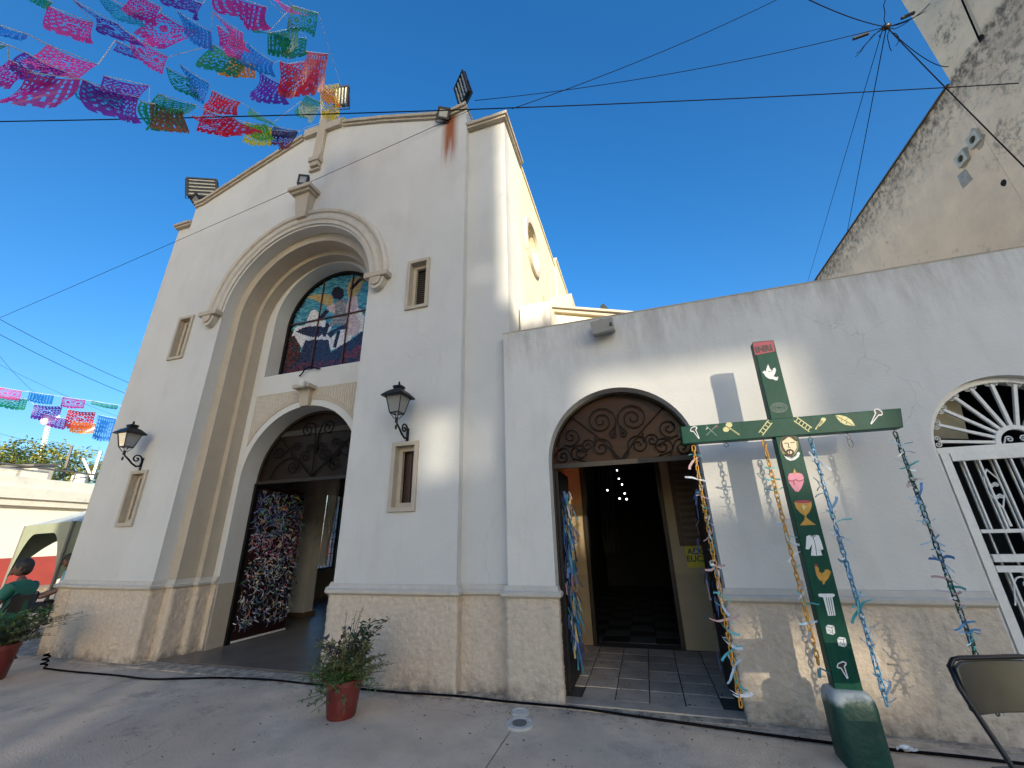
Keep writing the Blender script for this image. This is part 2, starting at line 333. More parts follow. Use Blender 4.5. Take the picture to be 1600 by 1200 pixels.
def repaint(sc, lo, c):
    def f(n, l):
        g = n.new('ShaderNodeNewGeometry'); no = n.new('ShaderNodeTexNoise'); no.inputs['Scale'].default_value = sc; no.inputs['Detail'].default_value = 2; l.new(g.outputs['Position'], no.inputs['Vector'])
        return maprange(n, l, no.outputs['Fac'], lo, lo + .05, 0, c)
    return f
add_mask_color(m_wing, repaint(.9, .55, .35), (.69, .665, .62)); add_mask_color(m_wall, repaint(.7, .56, .3), (.62, .61, .58))
m_earth = mat('far_ground', (.26, .235, .20), .95, var=.2, scale=.6)
g = struct(MB().add([(-400, -400, -.03), (400, -400, -.03), (400, 400, -.03), (-400, 400, -.03)], [(0, 1, 2, 3)]).build('ground', m_earth))
yard = bpy.data.objects.new('pavement', None); C.objects.link(yard); struct(yard)
xs = [-30, -19, -12.6, -7.0, -1.33, 3.4, 9]; ys = [-14, -6.2, -.4, 4.62]
for i in range(len(xs) - 1):
    for j in range(len(ys) - 1):
        q = .006
        MB().box(xs[i] + q, ys[j] + q, -.12, xs[i + 1] - q, ys[j + 1] - q, random.uniform(-.003, .003)).build('slab', m_conc, yard)
MB().box(-13.0, 4.632, -.12, -8.86, 7.6, .0).build('slab', m_conc, yard)
MB().box(-30.0, 4.632, -.12, -13.01, 16, -.004).build('slab', m_conc, yard)
MB().box(-8.85, 4.632, -.12, 9, 4.9, .004).build('edge_strip', m_conc, yard)

# ================================================================== CHURCH
ch = thing('church', 'tall cream church front with a deep stepped portal arch and stained glass window', 'church', (-5.5, YF, 0))
XC = -5.5
def rect(x0, z0, x1, z1): return [(x0, z0), (x1, z0), (x1, z1), (x0, z1)]
NICHE = [(-2.945, 4.88, 5.79, 0), (-8.06, 4.82, 5.74, 0), (-2.96, 1.89, 2.80, 1), (-8.10, 1.85, 2.75, 1)]
TOPL = [(-8.85, 8.74), (-8.62, 8.76), (-8.40, 8.84), (-7.3, 9.26), (-6.02, 9.72)]
TOPR = [(-4.98, 9.72), (-4.0, 9.42), (-2.75, 8.97), (-2.5, 8.93), (-2.17, 8.99)]
out = [(-8.85, 0)] + TOPL + [(-5.98, 9.9), (-5.02, 9.9)] + TOPR + [(-2.17, 0)]
portal0 = arch(XC, 1.62, .0, 5.55, 36)
facade = [(-8.85, 0)] + TOPL + [(-5.98, 9.86), (-5.02, 9.86)] + TOPR + [(-2.17, 0), (XC + 1.62, 0)] + list(reversed(portal0[1:-1])) + [(XC - 1.62, 0)]
holes = [rect(c - .155, z0 + .045, c + .155, z1 - .045) for c, z0, z1, t in NICHE]
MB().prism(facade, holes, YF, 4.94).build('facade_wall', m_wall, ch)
# body of the front block behind the facade skin (two piers and a head over the portal)
b = MB(); b.prism([(-8.85, 0), (-8.85, 8.7), (-2.17, 8.7), (-2.17, 0), (-3.65, 0), (-3.65, 7.5), (-7.35, 7.5), (-7.35, 0)], [], 4.97, 5.75)
b.prism([(-8.4, 8.7), (-7.3, 9.2), (-6, 9.7), (-5, 9.7), (-4, 9.4), (-2.6, 8.95), (-2.3, 8.7)], [], 4.941, 5.2)
b.build('front_block', m_dark, ch)
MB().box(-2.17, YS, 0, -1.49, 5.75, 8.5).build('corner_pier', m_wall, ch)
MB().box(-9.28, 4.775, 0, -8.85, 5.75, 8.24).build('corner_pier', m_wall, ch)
MB().box(-2.38, 4.95, 8.5, -2.17, 5.75, 9.0).build('gable_end', m_cream_lit, ch)
# stepped portal
for k, (wo, wi, y0, y1) in enumerate(((1.84, 1.45, 4.941, 5.24), (1.80, 1.35, 5.241, 5.45))):
    MB().prism(band(XC, wo, wi, 5.55, 36), [], y0, y1).build('portal_step', m_beige, ch, smooth=True)
inner = [(XC - 1.8, 0), (XC - 1.8, 7.5), (XC + 1.8, 7.5), (XC + 1.8, 0), (XC + 1.22, 0)] + list(reversed(arch(XC, 1.22, 0, 2.6, 30)[1:-1])) + [(XC - 1.22, 0)]
win = arch(XC, 1.14, 4.53, 5.73, 30)
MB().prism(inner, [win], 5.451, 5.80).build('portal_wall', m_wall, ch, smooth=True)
# archivolt moulding, swept round the arch
prof = [(1.66, 4.735), (1.66, 4.70), (1.73, 4.70), (1.75, 4.672), (1.79, 4.664), (1.83, 4.672), (1.845, 4.70), (1.89, 4.70), (1.905, 4.668), (1.945, 4.652), (1.985, 4.668), (2.0, 4.70), (2.005, 4.735)]
mb = MB(); N = 48; a0 = radians(3)
vs = []; fs = []; k = len(prof)
for i in range(N + 1):
    a = a0 + (pi - 2 * a0) * i / N
    vs += [(XC - r * cos(a), y, 5.55 + r * sin(a)) for r, y in prof]
for i in range(N):
    for j in range(k): fs.append((i * k + j, i * k + (j + 1) % k, (i + 1) * k + (j + 1) % k, (i + 1) * k + j))
MB().add(vs, fs).build('arch_moulding', m_mould, ch, smooth=True)
for s in (-1, 1):
    cx = XC + s * 1.83
    c = MB().box(cx - .22, 4.58, 5.56, cx + .22, 4.728, 5.655).build('corbel', m_beige, ch, bevel=.012)
    MB().prism([(cx - .14 * cos(pi * i / 14), 5.555 - .2 * sin(pi * i / 14)) for i in range(15)], [], 4.62, 4.73).build('corbel_knob', m_mould, c, bevel=.01)
    MB().prism([(cx - .10 * cos(pi * i / 14), 5.553 - .14 * sin(pi * i / 14)) for i in range(15)], [], 4.59, 4.62).build('corbel_knob', m_beige, c, bevel=.01)
def frustum(x, y1, z0, z1, w0, w1, d0, d1):
    return MB().add([(x - w0, y1 - d0, z0), (x + w0, y1 - d0, z0), (x + w0, y1, z0), (x - w0, y1, z0), (x - w1, y1 - d1, z1), (x + w1, y1 - d1, z1), (x + w1, y1, z1), (x - w1, y1, z1)],
                    [(0, 3, 2, 1), (4, 5, 6, 7), (0, 1, 5, 4), (1, 2, 6, 5), (2, 3, 7, 6), (3, 0, 4, 7)])
ks = frustum(-5.55, 4.73, 7.36, 7.88, .11, .17, .12, .17).build('keystone', m_beige, ch)
MB().box(-5.77, 4.50, 7.88, -5.33, 4.73, 7.93).box(-5.82, 4.45, 7.93, -5.28, 4.73, 8.01).build('keystone_cap', m_beige, ks, bevel=.008)
# cross on the gable
gc = MB().prism([(-5.60, 8.9), (-5.40, 8.9), (-5.40, 9.70), (-5.03, 9.70), (-5.03, 9.90), (-5.40, 9.90), (-5.40, 10.34), (-5.60, 10.34), (-5.60, 9.90), (-5.97, 9.90), (-5.97, 9.70), (-5.60, 9.70)], [], 4.655, 4.728).build('gable_cross', m_beige, ch, bevel=.006)
MB().box(-5.63, 4.60, 8.80, -5.37, 4.728, 8.92).box(-5.60, 4.63, 8.69, -5.40, 4.728, 8.80).box(-5.65, 4.67, 8.62, -5.39, 4.728, 8.66).build('cross_foot', m_beige, gc, bevel=.005)
MB().box(-5.62, 4.73, 9.86, -5.38, 5.1, 10.36).box(-6.0, 4.70, 9.9, -5.62, 5.1, 9.97).box(-5.38, 4.70, 9.9, -5.0, 5.1, 9.97).build('cross_backing', m_cornice, gc)
# copings
def coping(pts, y0, y1, up=.085, dn=.05):
    P = [(x, z + up) for x, z in pts] + [(x, z - dn) for x, z in reversed(pts)]
    return MB().prism(P, [], y0, y1)
c = MB()
for pts in (TOPL, TOPR):
    for y0, up, dn in ((4.655, .09, -.02), (4.69, .02, .035)):
        c2 = coping(pts, y0, 5.25, up, dn); c.add(c2.v, c2.f)
c.build('gable_coping', m_cornice, ch)
MB().box(-2.19, 4.76, 8.50, -1.44, 5.80, 8.545).box(-2.19, 4.73, 8.546, -1.41, 5.83, 8.61).build('pier_coping', m_cornice, ch)
MB().box(-9.31, 4.70, 8.24, -8.852, 5.80, 8.285).box(-9.34, 4.67, 8.286, -8.852, 5.83, 8.34).build('pier_coping', m_cornice, ch)
# side of the nave, with round windows
yz = lambda X: (lambda x, y, z: (X + y, x, z))
def ringpoly(cy, cz, r, n=28): return [(cy + r * cos(2 * pi * i / n), cz + r * sin(2 * pi * i / n)) for i in range(n)]
MB().prism([(5.751, 0), (9.3, 0), (9.3, 8.52), (5.751, 8.52)], [ringpoly(6.55, 7.05, .5)], -.25, 0, yz(-1.492)).build('nave_wall', m_cream_lit, ch)
MB().prism([(9.301, 0), (14.5, 0), (14.5, 8.75), (9.301, 8.75)], [ringpoly(10.3, 7.2, .5)], -.25, .04, yz(-1.492)).build('nave_wall', m_cream_lit, ch)
MB().box(-1.74, 5.83, 8.521, -1.46, 9.30, 8.57).box(-1.74, 9.301, 8.751, -1.42, 14.5, 8.82).build('nave_coping', m_cream_lit, ch)
for cy, cz, X in ((6.55, 7.05, -1.49), (10.3, 7.2, -1.45)):
    f = MB().prism(ringpoly(cy, cz, .60), [ringpoly(cy, cz, .49)], .001, .055, yz(X)).build('round_window', m_mould, ch, smooth=True)
    MB().prism([(cy - .49, cz - .035), (cy + .49, cz - .035), (cy + .49, cz + .035), (cy - .49, cz + .035)], [], -.12, -.07, yz(X)).build('muntin', m_mould, f)
    MB().prism([(cy - .035, cz - .49), (cy + .035, cz - .49), (cy + .035, cz + .49), (cy - .035, cz + .49)], [], -.118, -.068, yz(X)).build('muntin', m_mould, f)
    MB().prism(ringpoly(cy, cz, .49), [], -.17, -.16, yz(X)).build('pane', mat('amber_pane', (.35, .27, .10), .2, var=.2), f)
t = MB().tube([(-1.45, 7.25, 6.35), (-1.45, 7.9, 5.7), (-1.45, 7.92, 4.6)], .015).build('conduit', m_cornice, ch)
MB().box(-9.28, 5.751, 0, -9.03, 10.15, 8.24).box(-9.28, 10.151, 0, -9.03, 10.95, .75).box(-9.28, 10.151, 2.85, -9.03, 10.95, 8.24).box(-9.28, 10.951, 0, -9.03, 14.5, 8.24).build('nave_wall', m_wall, ch)
MB().box(-9.28, 14.51, 0, -1.3, 14.8, 9.2).build('back_wall', m_cream_lit, ch)
MB().box(-9.0, 5.2, 8.25, -1.75, 14.5, 8.45).build('roof', m_cornice, ch)
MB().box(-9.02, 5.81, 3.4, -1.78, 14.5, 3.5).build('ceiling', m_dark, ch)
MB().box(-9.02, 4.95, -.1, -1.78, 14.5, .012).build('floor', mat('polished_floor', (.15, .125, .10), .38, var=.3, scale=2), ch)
# dado and moulding, swept along the plan
def steps(s):
    return [(XC + s * a, b) for a, b in ((1.62, YF), (1.62, 4.94), (1.45, 4.94), (1.45, 5.24), (1.35, 5.24), (1.35, 5.45), (1.22, 5.45))]
an0 = thing('church_annex', 'low white wing with an arched doorway and a white iron gate beside the church tower', 'building', (1.5, YF, 0))
left = [(-9.28, 7.2), (-9.28, 4.775), (-8.85, 4.775), (-8.85, YF)] + steps(-1)
right = list(reversed(steps(1))) + [(-2.17, YF), (-2.17, YS), (-1.54, YS), (-1.54, YF), (-1.0, YF), (-1.0, 4.80)]
wing1 = [(.67, 4.80), (.67, YF), (2.655, YF)]
wing2 = [(4.005, YF), (7.2, YF)]
dprof = [(.0, .0), (.012, .0), (.012, .94), (.0, .94)]
mprof = [(.0, .935), (.045, .935), (.066, .955), (.068, .985), (.05, 1.0), (.04, 1.004), (.032, 1.03), (.024, 1.05), (.0, 1.052)]
def rough_sheet(path, z1=.94, out=.028, amp=.015, step=.0155):
    mb = MB(); pts = []
    for i in range(len(path) - 1):
        a, b = Vector(path[i]), Vector(path[i + 1]); d = (b - a); n_ = Vector((d.y, -d.x)).normalized(); m_ = max(1, int(d.length / step))
        for k_ in range(m_ + 1):
            if k_ == 0 and i > 0: continue
            nn = n_
            if k_ == m_ and i < len(path) - 2: d2 = Vector(path[i + 2]) - b; nn = (n_ + Vector((d2.y, -d2.x)).normalized()); nn = nn / max(.3, nn.length_squared) * 2
            pts.append((a + d * (k_ / m_), nn))
    nz = int(z1 / step)
    for p_, nn in pts:
        for j in range(nz + 1):
            z = z1 * j / nz; w_ = Vector((p_.x * 1.0, p_.y, z))
            h = noise.noise(w_ * 26) * .6 + noise.noise(w_ * 55 + Vector((9, 3, 1))) * .5 + noise.noise(w_ * 9) * .25
            h = max(-.5, min(1.0, h)); e = 1. if 0 < j < nz else .2
            q_ = p_ + nn * (out + amp * h * e); mb.v.append(Vector((q_.x, q_.y, z)))
    k_ = nz + 1
    mb.f = [(i * k_ + j, (i + 1) * k_ + j, (i + 1) * k_ + j + 1, i * k_ + j + 1) for i in range(len(pts) - 1) for j in range(nz)]
    return mb
for p, own in ((left[1:], ch), (right[:-4] + [(-1.545, YS)], ch), ([(-1.54, YS), (-1.54, YF), (-1.0, YF), (-1.0, 4.80)], an0), (wing1, an0), (wing2, an0)):
    if own: rough_sheet(p).build('rough_cast', m_dado, own, smooth='all')
for p, own in ((left, ch), (right[:-4] + [(-1.545, YS)], ch)):
    # the portal steps are plastered smooth-ish, the outer faces rough
    sweep(dprof, p).build('dado', m_dado, own); sweep(mprof, p).build('moulding', m_mould, own, smooth=True)
MB().box(XC - 1.222, 5.46, 0, XC - 1.212, 5.80, .94).build('dado', m_beige, ch); MB().box(XC + 1.212, 5.46, 0, XC + 1.222, 5.80, .94).build('dado', m_beige, ch)
# slit windows
m_slat = mat('slat_wood', (.16, .13, .10), .7, var=.3, scale=12)
m_brownglass = mat('brown_shutter', (.050, .024, .015), .45, var=.25, scale=9, stretch=(8, 8, 1))
for c, z0, z1, t in NICHE:
    f = MB().prism(rect(c - .20, z0, c + .20, z1), [rect(c - .145, z0 + .055, c + .145, z1 - .055)], 4.695, 4.76).build('slit_window', m_beige, ch, bevel=.004)
    MB().prism(rect(c - .152, z0 + .05, c + .152, z1 - .05), [rect(c - .088, z0 + .115, c + .088, z1 - .115)], 4.80, 4.86).build('inner_frame', m_beige, f, bevel=.004)
    MB().prism(rect(c - .15, z0 + .048, c + .15, z1 - .048), [rect(c - .143, z0 + .056, c + .143, z1 - .056)], 4.761, 4.80).build('reveal', m_beige, f)
    if t == 0:
        MB().box(c - .15, 4.93, z0 + .05, c + .15, 4.94, z1 - .05).build('backing', m_dark, f)
        n = 17; me = None
        for i in range(n):
            z = z0 + .14 + i * (z1 - z0 - .28) / (n - 1)
            if me is None:
                me = MB().add([(-.087, -.012, -.014), (.087, -.012, -.014), (.087, .014, .01), (-.087, .014, .01), (-.087, -.012, -.008), (.087, -.012, -.008), (.087, .014, .016), (-.087, .014, .016)], [(0, 3, 2, 1), (4, 5, 6, 7), (0, 1, 5, 4), (1, 2, 6, 5), (2, 3, 7, 6), (3, 0, 4, 7)]).build('slat', m_slat, f, local=True)
                me.location = Vector((c, 4.885, z)) - wl(f)
            else: inst(me, f, Vector((c, 4.885, z)) - wl(f))
    else:
        MB().box(c - .10, 4.90, z0 + .1, c + .10, 4.925, z1 - .1).build('shutter', m_brownglass, f)
        MB().box(c - .008, 4.885, z0 + .1, c + .008, 4.90, z1 - .1).build('stile', m_brownglass, f)
# stained glass
def inpoly(p, poly):
    x, z = p; r = False
    for i in range(len(poly)):
        (x0, z0), (x1, z1) = poly[i - 1], poly[i]
        if (z0 > z) != (z1 > z) and x < (x1 - x0) * (z - z0) / (z1 - z0) + x0: r = not r
    return r
YG = 5.78
fr = MB().prism(band(XC, 1.14, 1.085, 5.73, 30, 4.53), [], 5.745, 5.79).box(XC - 1.085, 5.745, 4.53, XC + 1.085, 5.79, 4.60).build('stained_glass_window', m_iron, ch)
MB().prism(arch(XC, 1.14, 4.53, 5.73, 24), [], 5.80, 5.82).build('lead_backing', mat('lead', (.012, .012, .014), .5, var=.2), fr)
bar = mat('red_brown_bar', (.06, .018, .016), .5, var=.2)
for x in (-5.87, -5.14): MB().box(x - .010, 5.752, 4.6, x + .010, 5.775, 6.77).build('glazing_bar', bar, fr)
MB().box(XC - 1.08, 5.748, 5.795, XC + 1.08, 5.773, 5.815).build('glazing_bar', bar, fr)
def zp(L): return [((lambda q: (q.x, q.z))(onY(420 + x / 6, 400 + y / 6, YG))) for x, y in L]
REG = [('gold', zp([(340, 390), (430, 365), (520, 350), (590, 370), (610, 430), (560, 470), (500, 440), (420, 410)])), ('gold', zp([(730, 300), (770, 220), (860, 190), (890, 230), (850, 330), (800, 400), (740, 380)])),
       ('white', zp([(340, 640), (390, 520), (440, 505), (500, 560), (560, 640), (610, 600), (560, 740), (640, 800), (600, 880), (560, 860), (540, 780), (330, 860), (190, 800), (250, 670)])),
       ('white', zp([(800, 470), (860, 500), (900, 580), (880, 700), (780, 760), (700, 870), (560, 870), (580, 760), (700, 680)])),
       ('pink', zp([(540, 480), (600, 440), (640, 470), (620, 540), (560, 520)])), ('pink', zp([(750, 380), (830, 380), (840, 470), (800, 520), (860, 640), (830, 740), (700, 740), (730, 600), (720, 480)])),
       ('grey', zp([(620, 430), (690, 400), (730, 420), (720, 540), (740, 640), (560, 660), (600, 580), (620, 520)])),
       ('dark', zp([(585, 350), (610, 300), (660, 288), (700, 310), (705, 370), (670, 410), (610, 405)])), ('dark', zp([(460, 580), (530, 500), (570, 510), (500, 590)])), ('dark', zp([(760, 300), (860, 200), (880, 220), (770, 330)])),
       ('navy', zp([(250, 710), (340, 660), (560, 660), (470, 760), (400, 760)])), ('navy', zp([(540, 720), (730, 630), (740, 680), (640, 700), (580, 770)])), ('dark', zp([(500, 740), (540, 610), (570, 640), (530, 760)])), ('dark', zp([(600, 850), (640, 700), (670, 710), (630, 860)])),
       ('navy', zp([(140, 930), (300, 900), (340, 790), (560, 780), (580, 900), (900, 700), (900, 1000), (100, 1110), (120, 1000)])),
       ('flame', zp([(150, 760), (240, 750), (300, 850), (280, 980), (120, 1100), (100, 1050)])), ('flame2', zp([(700, 900), (880, 820), (880, 960), (700, 1000)])), ('flame3', zp([(300, 1000), (700, 960), (860, 950), (860, 1000), (100, 1110)]))]
GC = dict(sky=[(.05, .25, .36), (.08, .32, .44), (.03, .17, .30), (.13, .38, .48)], gold=[(.42, .30, .12), (.5, .4, .2)], white=[(.62, .64, .68), (.74, .74, .76), (.55, .56, .62)], pink=[(.52, .42, .46), (.46, .36, .42), (.60, .52, .55)],
          grey=[(.22, .22, .23), (.30, .30, .30), (.16, .16, .18)], dark=[(.018, .02, .035)], navy=[(.022, .030, .075), (.03, .04, .09), (.018, .022, .05)], flame=[(.07, .016, .016), (.018, .02, .03), (.02, .03, .05), (.13, .03, .03)], flame2=[(.17, .03, .04), (.03, .03, .07)], flame3=[(.15, .03, .04), (.022, .028, .07), (.02, .02, .05)])
cells = {}
def region(x, z):
    k_ = 'sky'
    for nm, pl in REG:
        if inpoly((x, z), pl): k_ = nm
    return k_
z = 4.60; row = 0
while z < 6.82:
    h = random.uniform(.021, .029); x = XC - 1.10 - random.uniform(0, .03)
    while x < XC + 1.10:
        key = region(x + .006, z + h / 2); mx_len = random.uniform(.06, .13) if key == 'sky' else random.uniform(.022, .05); e = x
        while e - x < mx_len and region(e + .006, z + h / 2) == key and e < XC + 1.10: e += .008
        wd = max(.010, e - x); rr = max(abs(x - XC), abs(x + wd - XC)); rr = sqrt(rr ** 2 + max(0, z + h - 5.73) ** 2)
        if rr < 1.088:
            g_ = .0022; amp_ = .012 if key == 'sky' else .006; w1 = amp_ * sin(x * 11 + z * 3); w2 = amp_ * sin((x + wd) * 11 + z * 3); j_ = lambda: random.uniform(-.003, .003)
            P = [(x + g_ + j_(), z + g_ + w1), (x + wd - g_ + j_(), z + g_ + w2), (x + wd - g_ + j_(), z + h - g_ + w2), (x + g_ + j_(), z + h - g_ + w1)]
            ci = random.randrange(len(GC[key])); yj = random.uniform(0, .004); q = cells.setdefault((key, ci), MB())
            q.add([(a, YG + yj, b_) for a, b_ in P] + [(a, 5.80, b_) for a, b_ in P], [(0, 1, 2, 3), (0, 4, 5, 1), (1, 5, 6, 2), (2, 6, 7, 3), (3, 7, 4, 0)])
        x += wd
    z += h
for (key, ci), q in cells.items():
    q.build('glass_pieces', mat('glass_%s_%d' % (key, ci), GC[key][ci], .22, var=.15, scale=20), fr, kind='stuff')
# fluted spandrel over the door
def archz(x, r): return 2.6 + sqrt(max(0, r * r - (x - XC) ** 2))
sp = [(XC - 1.2, 4.14)] + [(XC - 1.2 + 2.4 * i / 40, archz(XC - 1.2 + 2.4 * i / 40, 1.335)) for i in range(41)] + [(XC + 1.2, 4.14)]
spd = MB().prism(list(reversed(sp)), [], 5.437, 5.451).build('fluted_spandrel', m_beige, ch)
q = MB(); x = XC - 1.16
while x < XC + 1.17:
    zb = archz(x, 1.39) + .02
    if abs(x - XC) > .20 and 4.11 - zb > .05: q.tube([(x, 5.437, zb), (x, 5.437, 4.11)], .013, 6)
    x += .05
q.build('flutes', m_mould, spd, smooth=True, kind='stuff')
k2 = frustum(XC, 5.45, 3.80, 4.16, .085, .13, .07, .12).build('small_keystone', m_beige, ch)
MB().box(XC - .18, 5.24, 4.10, XC + .18, 5.45, 4.17).build('keystone_cap', m_beige, k2, bevel=.006)
MB().ball((XC + .08, 5.20, 4.12), .055, 8, 6).box(XC - .0, 5.22, 4.17, XC + .10, 5.30, 4.21).build('junction_lamp', mat('white_plastic', (.6, .6, .58), .4), k2, smooth=True)
MB().tube([(XC - .26, 5.43, 4.42), (XC - .18, 5.40, 4.44), (XC - .1, 5.38, 4.52), (XC + .02, 5.38, 4.55), (XC + .14, 5.40, 4.50), (XC + .2, 5.43, 4.50)], .012).build('loose_cable', m_wire, ch)
# iron tympanum over the main door
def strip2d(mb, pts, Y, r): mb.tube([(x, Y, z) for x, z in pts], r, 6)
TY, TZ, TR = 5.80, 2.60, 1.20
ty = MB().prism(band(XC, 1.215, 1.17, 2.60, 28, 2.54), [], 5.785, 5.825).box(XC - 1.17, 5.785, 2.545, XC + 1.17, 5.825, 2.60).build('iron_tympanum', m_brown_iron, ch)
def mirror(f):
    return [f, [(2 * XC - x, z) for x, z in f]]
scr = []
for sgn in (1, -1):
    def sx(x): return XC + sgn * x
    def sc(cx, cz, r, th, turns, ccw, tail, bend=0.): 
        pts = scroll((cx, cz), r, th, turns, ccw, tail, bend=bend); scr.append([(sx(x), TZ + z_) for x, z_ in pts])
    sc(.22, .88, .16, radians(180), 1.7, True, (.02, .42), .0)
    sc(.13, .53, .085, radians(180), 1.5, True, (.02, .62))
    sc(.42, .58, .10, radians(0), 1.5, False, (.36, .16), -.1)
    sc(.20, .38, .13, radians(300), 1.7, False, (.0, .02))
    sc(.45, .22, .15, radians(90), 1.7, False, (.92, .02), .2)
    sc(.80, .48, .12, radians(0), 1.5, False, (.55, .60), .2)
    scr.append([(sx(.0), TZ + .02), (sx(.5), TZ + .45), (sx(.88), TZ + .82)])
scr.append([(XC, TZ), (XC, TZ + .62)])
for s_ in scr:
    q = MB(); strip2d(q, s_, 5.80, .011); q.build('scroll', m_scroll, ty, smooth=True)
MB().prism(arch(XC, 1.18, 2.56, 2.60, 24), [], 5.835, 5.845).build('glass', glassy('smoky_glass', (.42, .30, .24), .75, .3, .15, .25), ty)
# opened left leaf hung with ribbons
m_leaf = mat('oxblood_door', (.020, .005, .005), .45, var=.3, scale=5, stretch=(5, 5, 1))
ax = Vector((.06, 1.03, 0)); o0 = Vector((-6.685, 5.84, .03)); an = Vector((1, -.058, 0)).normalized()
lf = MB().obox(o0 + ax * .5 + Vector((0, 0, 1.23)), ax * .5, an * .025, (0, 0, 1.23)).build('door_leaf', m_leaf, ch)
MB().obox(o0 + ax * .5 + Vector((0, 0, .012)) + an * .03, ax * .5, an * .012, (0, 0, .014)).build('threshold_strip', m_white_iron, lf)
MB().box(-6.715, 5.76, 0.01, -6.665, 5.83, 2.56).build('door_frame', m_iron, lf)
RC = [(.48, .48, .50), (.10, .14, .34), (.28, .30, .34), (.03, .04, .06), (.30, .07, .16), (.08, .24, .18), (.50, .36, .10), (.48, .12, .08), (.66, .66, .63)]
rb = [MB() for _ in RC]
for i in range(1700):
    u = random.random(); zz = random.uniform(.22, 2.42) if random.random() < .8 else random.uniform(.9, 2.3)
    p = o0 + ax * u + Vector((0, 0, zz)) + an * random.uniform(.035, .10)
    L = random.uniform(.04, .12); a = random.gauss(-pi / 2, .85); w_ = random.uniform(.003, .0075)
    d = (ax.normalized() * cos(a) + Vector((0, 0, sin(a)))); e = Vector((0, 0, 1)).cross(an) * -sin(a) + Vector((0, 0, cos(a))); e = (e + an * random.uniform(-.6, .6)).normalized()
    mid = p + d * L * .5 + an * random.uniform(.0, .05); end = p + d * L + e * random.uniform(-.03, .03)
    band_ = 4 if 1.25 < zz < 1.7 and random.random() < .3 else (random.choice((1, 1, 2, 5, 3)) if zz > 1.7 else random.choice((0, 8, 3, 2, 3, 1, 2, 0, 3)))
    if random.random() < .22: band_ = random.choice((6, 7, 5, 1))
    rb[band_].add([p - e * w_, p + e * w_, mid + e * w_, mid - e * w_, end + e * w_, end - e * w_], [(0, 1, 2, 3), (3, 2, 4, 5)])
for i, q in enumerate(rb): q.build('ribbons', mat('ribbon_cloth_%d' % i, RC[i], .5, var=.2, coord='obj', scale=20), lf, kind='stuff')
# narthex glimpsed through the portal
m_in = mat('narthex_cream', (.85, .79, .68), .8, var=.08)
MB().box(-8.05, 8.0, 0, -7.25, 8.25, 3.4).build('pier', m_in, ch); MB().box(-8.15, 7.95, .012, -7.2, 8.3, .1).build('pier_base', mat('wood_plinth', (.20, .12, .07), .5), ch)
q = MB(); n = 26; P = []
for i in range(n + 1):
    t = i / n; x = -7.28 + t * .34; y = 8.3 + .05 * sin(t * 30); P.append((x, y))
top = [(x, y, 3.2) for x, y in P]; mid = [(-7.28 + (x + 7.28) * .75, y, 1.9) for x, y in P]; bot = [(-7.28 + (x + 7.28) * .55, y, 1.0) for x, y in P]
q.add(top + mid + bot, [(r * (n + 1) + i, r * (n + 1) + i + 1, (r + 1) * (n + 1) + i + 1, (r + 1) * (n + 1) + i) for r in range(2) for i in range(n)])
q.build('curtain', thin('white_curtain', (.9, .9, .9), .1), ch, smooth='all')
gr = MB().prism(rect(10.15, .75, 10.95, 2.85), [rect(10.19, .79, 10.91, 2.81)], 0, .03, yz(-9.1)).build('side_window', m_iron, ch)
for i in range(1, 6): MB().box(-9.1, 10.15 + i * .133 - .008, .79, -9.085, 10.15 + i * .133 + .008, 2.81).build('bar', m_iron, gr)
for zz in (1.15, 1.55, 2.1, 2.5):
    MB().box(-9.105, 10.19, zz - .008, -9.09, 10.91, zz + .008).build('bar', m_iron, gr)
for i in range(8):
    cy, cz = 10.25 + (i % 2) * .4 + random.uniform(0, .1), 1.2 + i * .2
    MB().tube([(-9.09, y, z_) for y, z_ in scroll((cy + .1, cz), .10, random.uniform(0, 6), 1.5, i % 2 == 0)], .009, 5).build('scroll', m_iron, gr)
# ================================================================== ANNEX WING
an_ = an0
AC, AW, AS = -.165, .835, 2.385
GC_, GW, GS = 3.335, .665, 2.22
wall = [(-1.54, 0), (-1.54, 4.19), (7.2, 4.19), (7.2, 0), (GC_ + GW, 0)] + list(reversed(arch(GC_, GW, 0, GS, 24)[1:-1])) + [(GC_ - GW, 0), (AC + AW, 0)] + list(reversed(arch(AC, AW, 0, AS, 30)[1:-1])) + [(AC - AW, 0)]
MB().prism(wall, [], YF, 5.0).build('front_wall', m_wing, an_, smooth=True)
MB().box(-1.545, 4.725, 4.19, 7.2, 5.02, 4.205).build('wall_top', m_cornice, an_)
MB().box(-1.48, 5.001, 3.55, 7.0, 14.4, 3.7).build('roof', m_cornice, an_)
MB().box(6.95, 5.001, 0, 7.2, 14.4, 3.549).box(-1.48, 14.2, 0, 6.949, 14.4, 3.549).build('outer_wall', m_wing, an_)
for p in ([(-1.54, YS), (-1.54, YF), (-1.0, YF), (-1.0, 4.80)], wing1, wing2):
    sweep(dprof, p).build('dado', m_dado, an_); sweep(mprof, p).build('moulding', m_mould, an_, smooth=True)
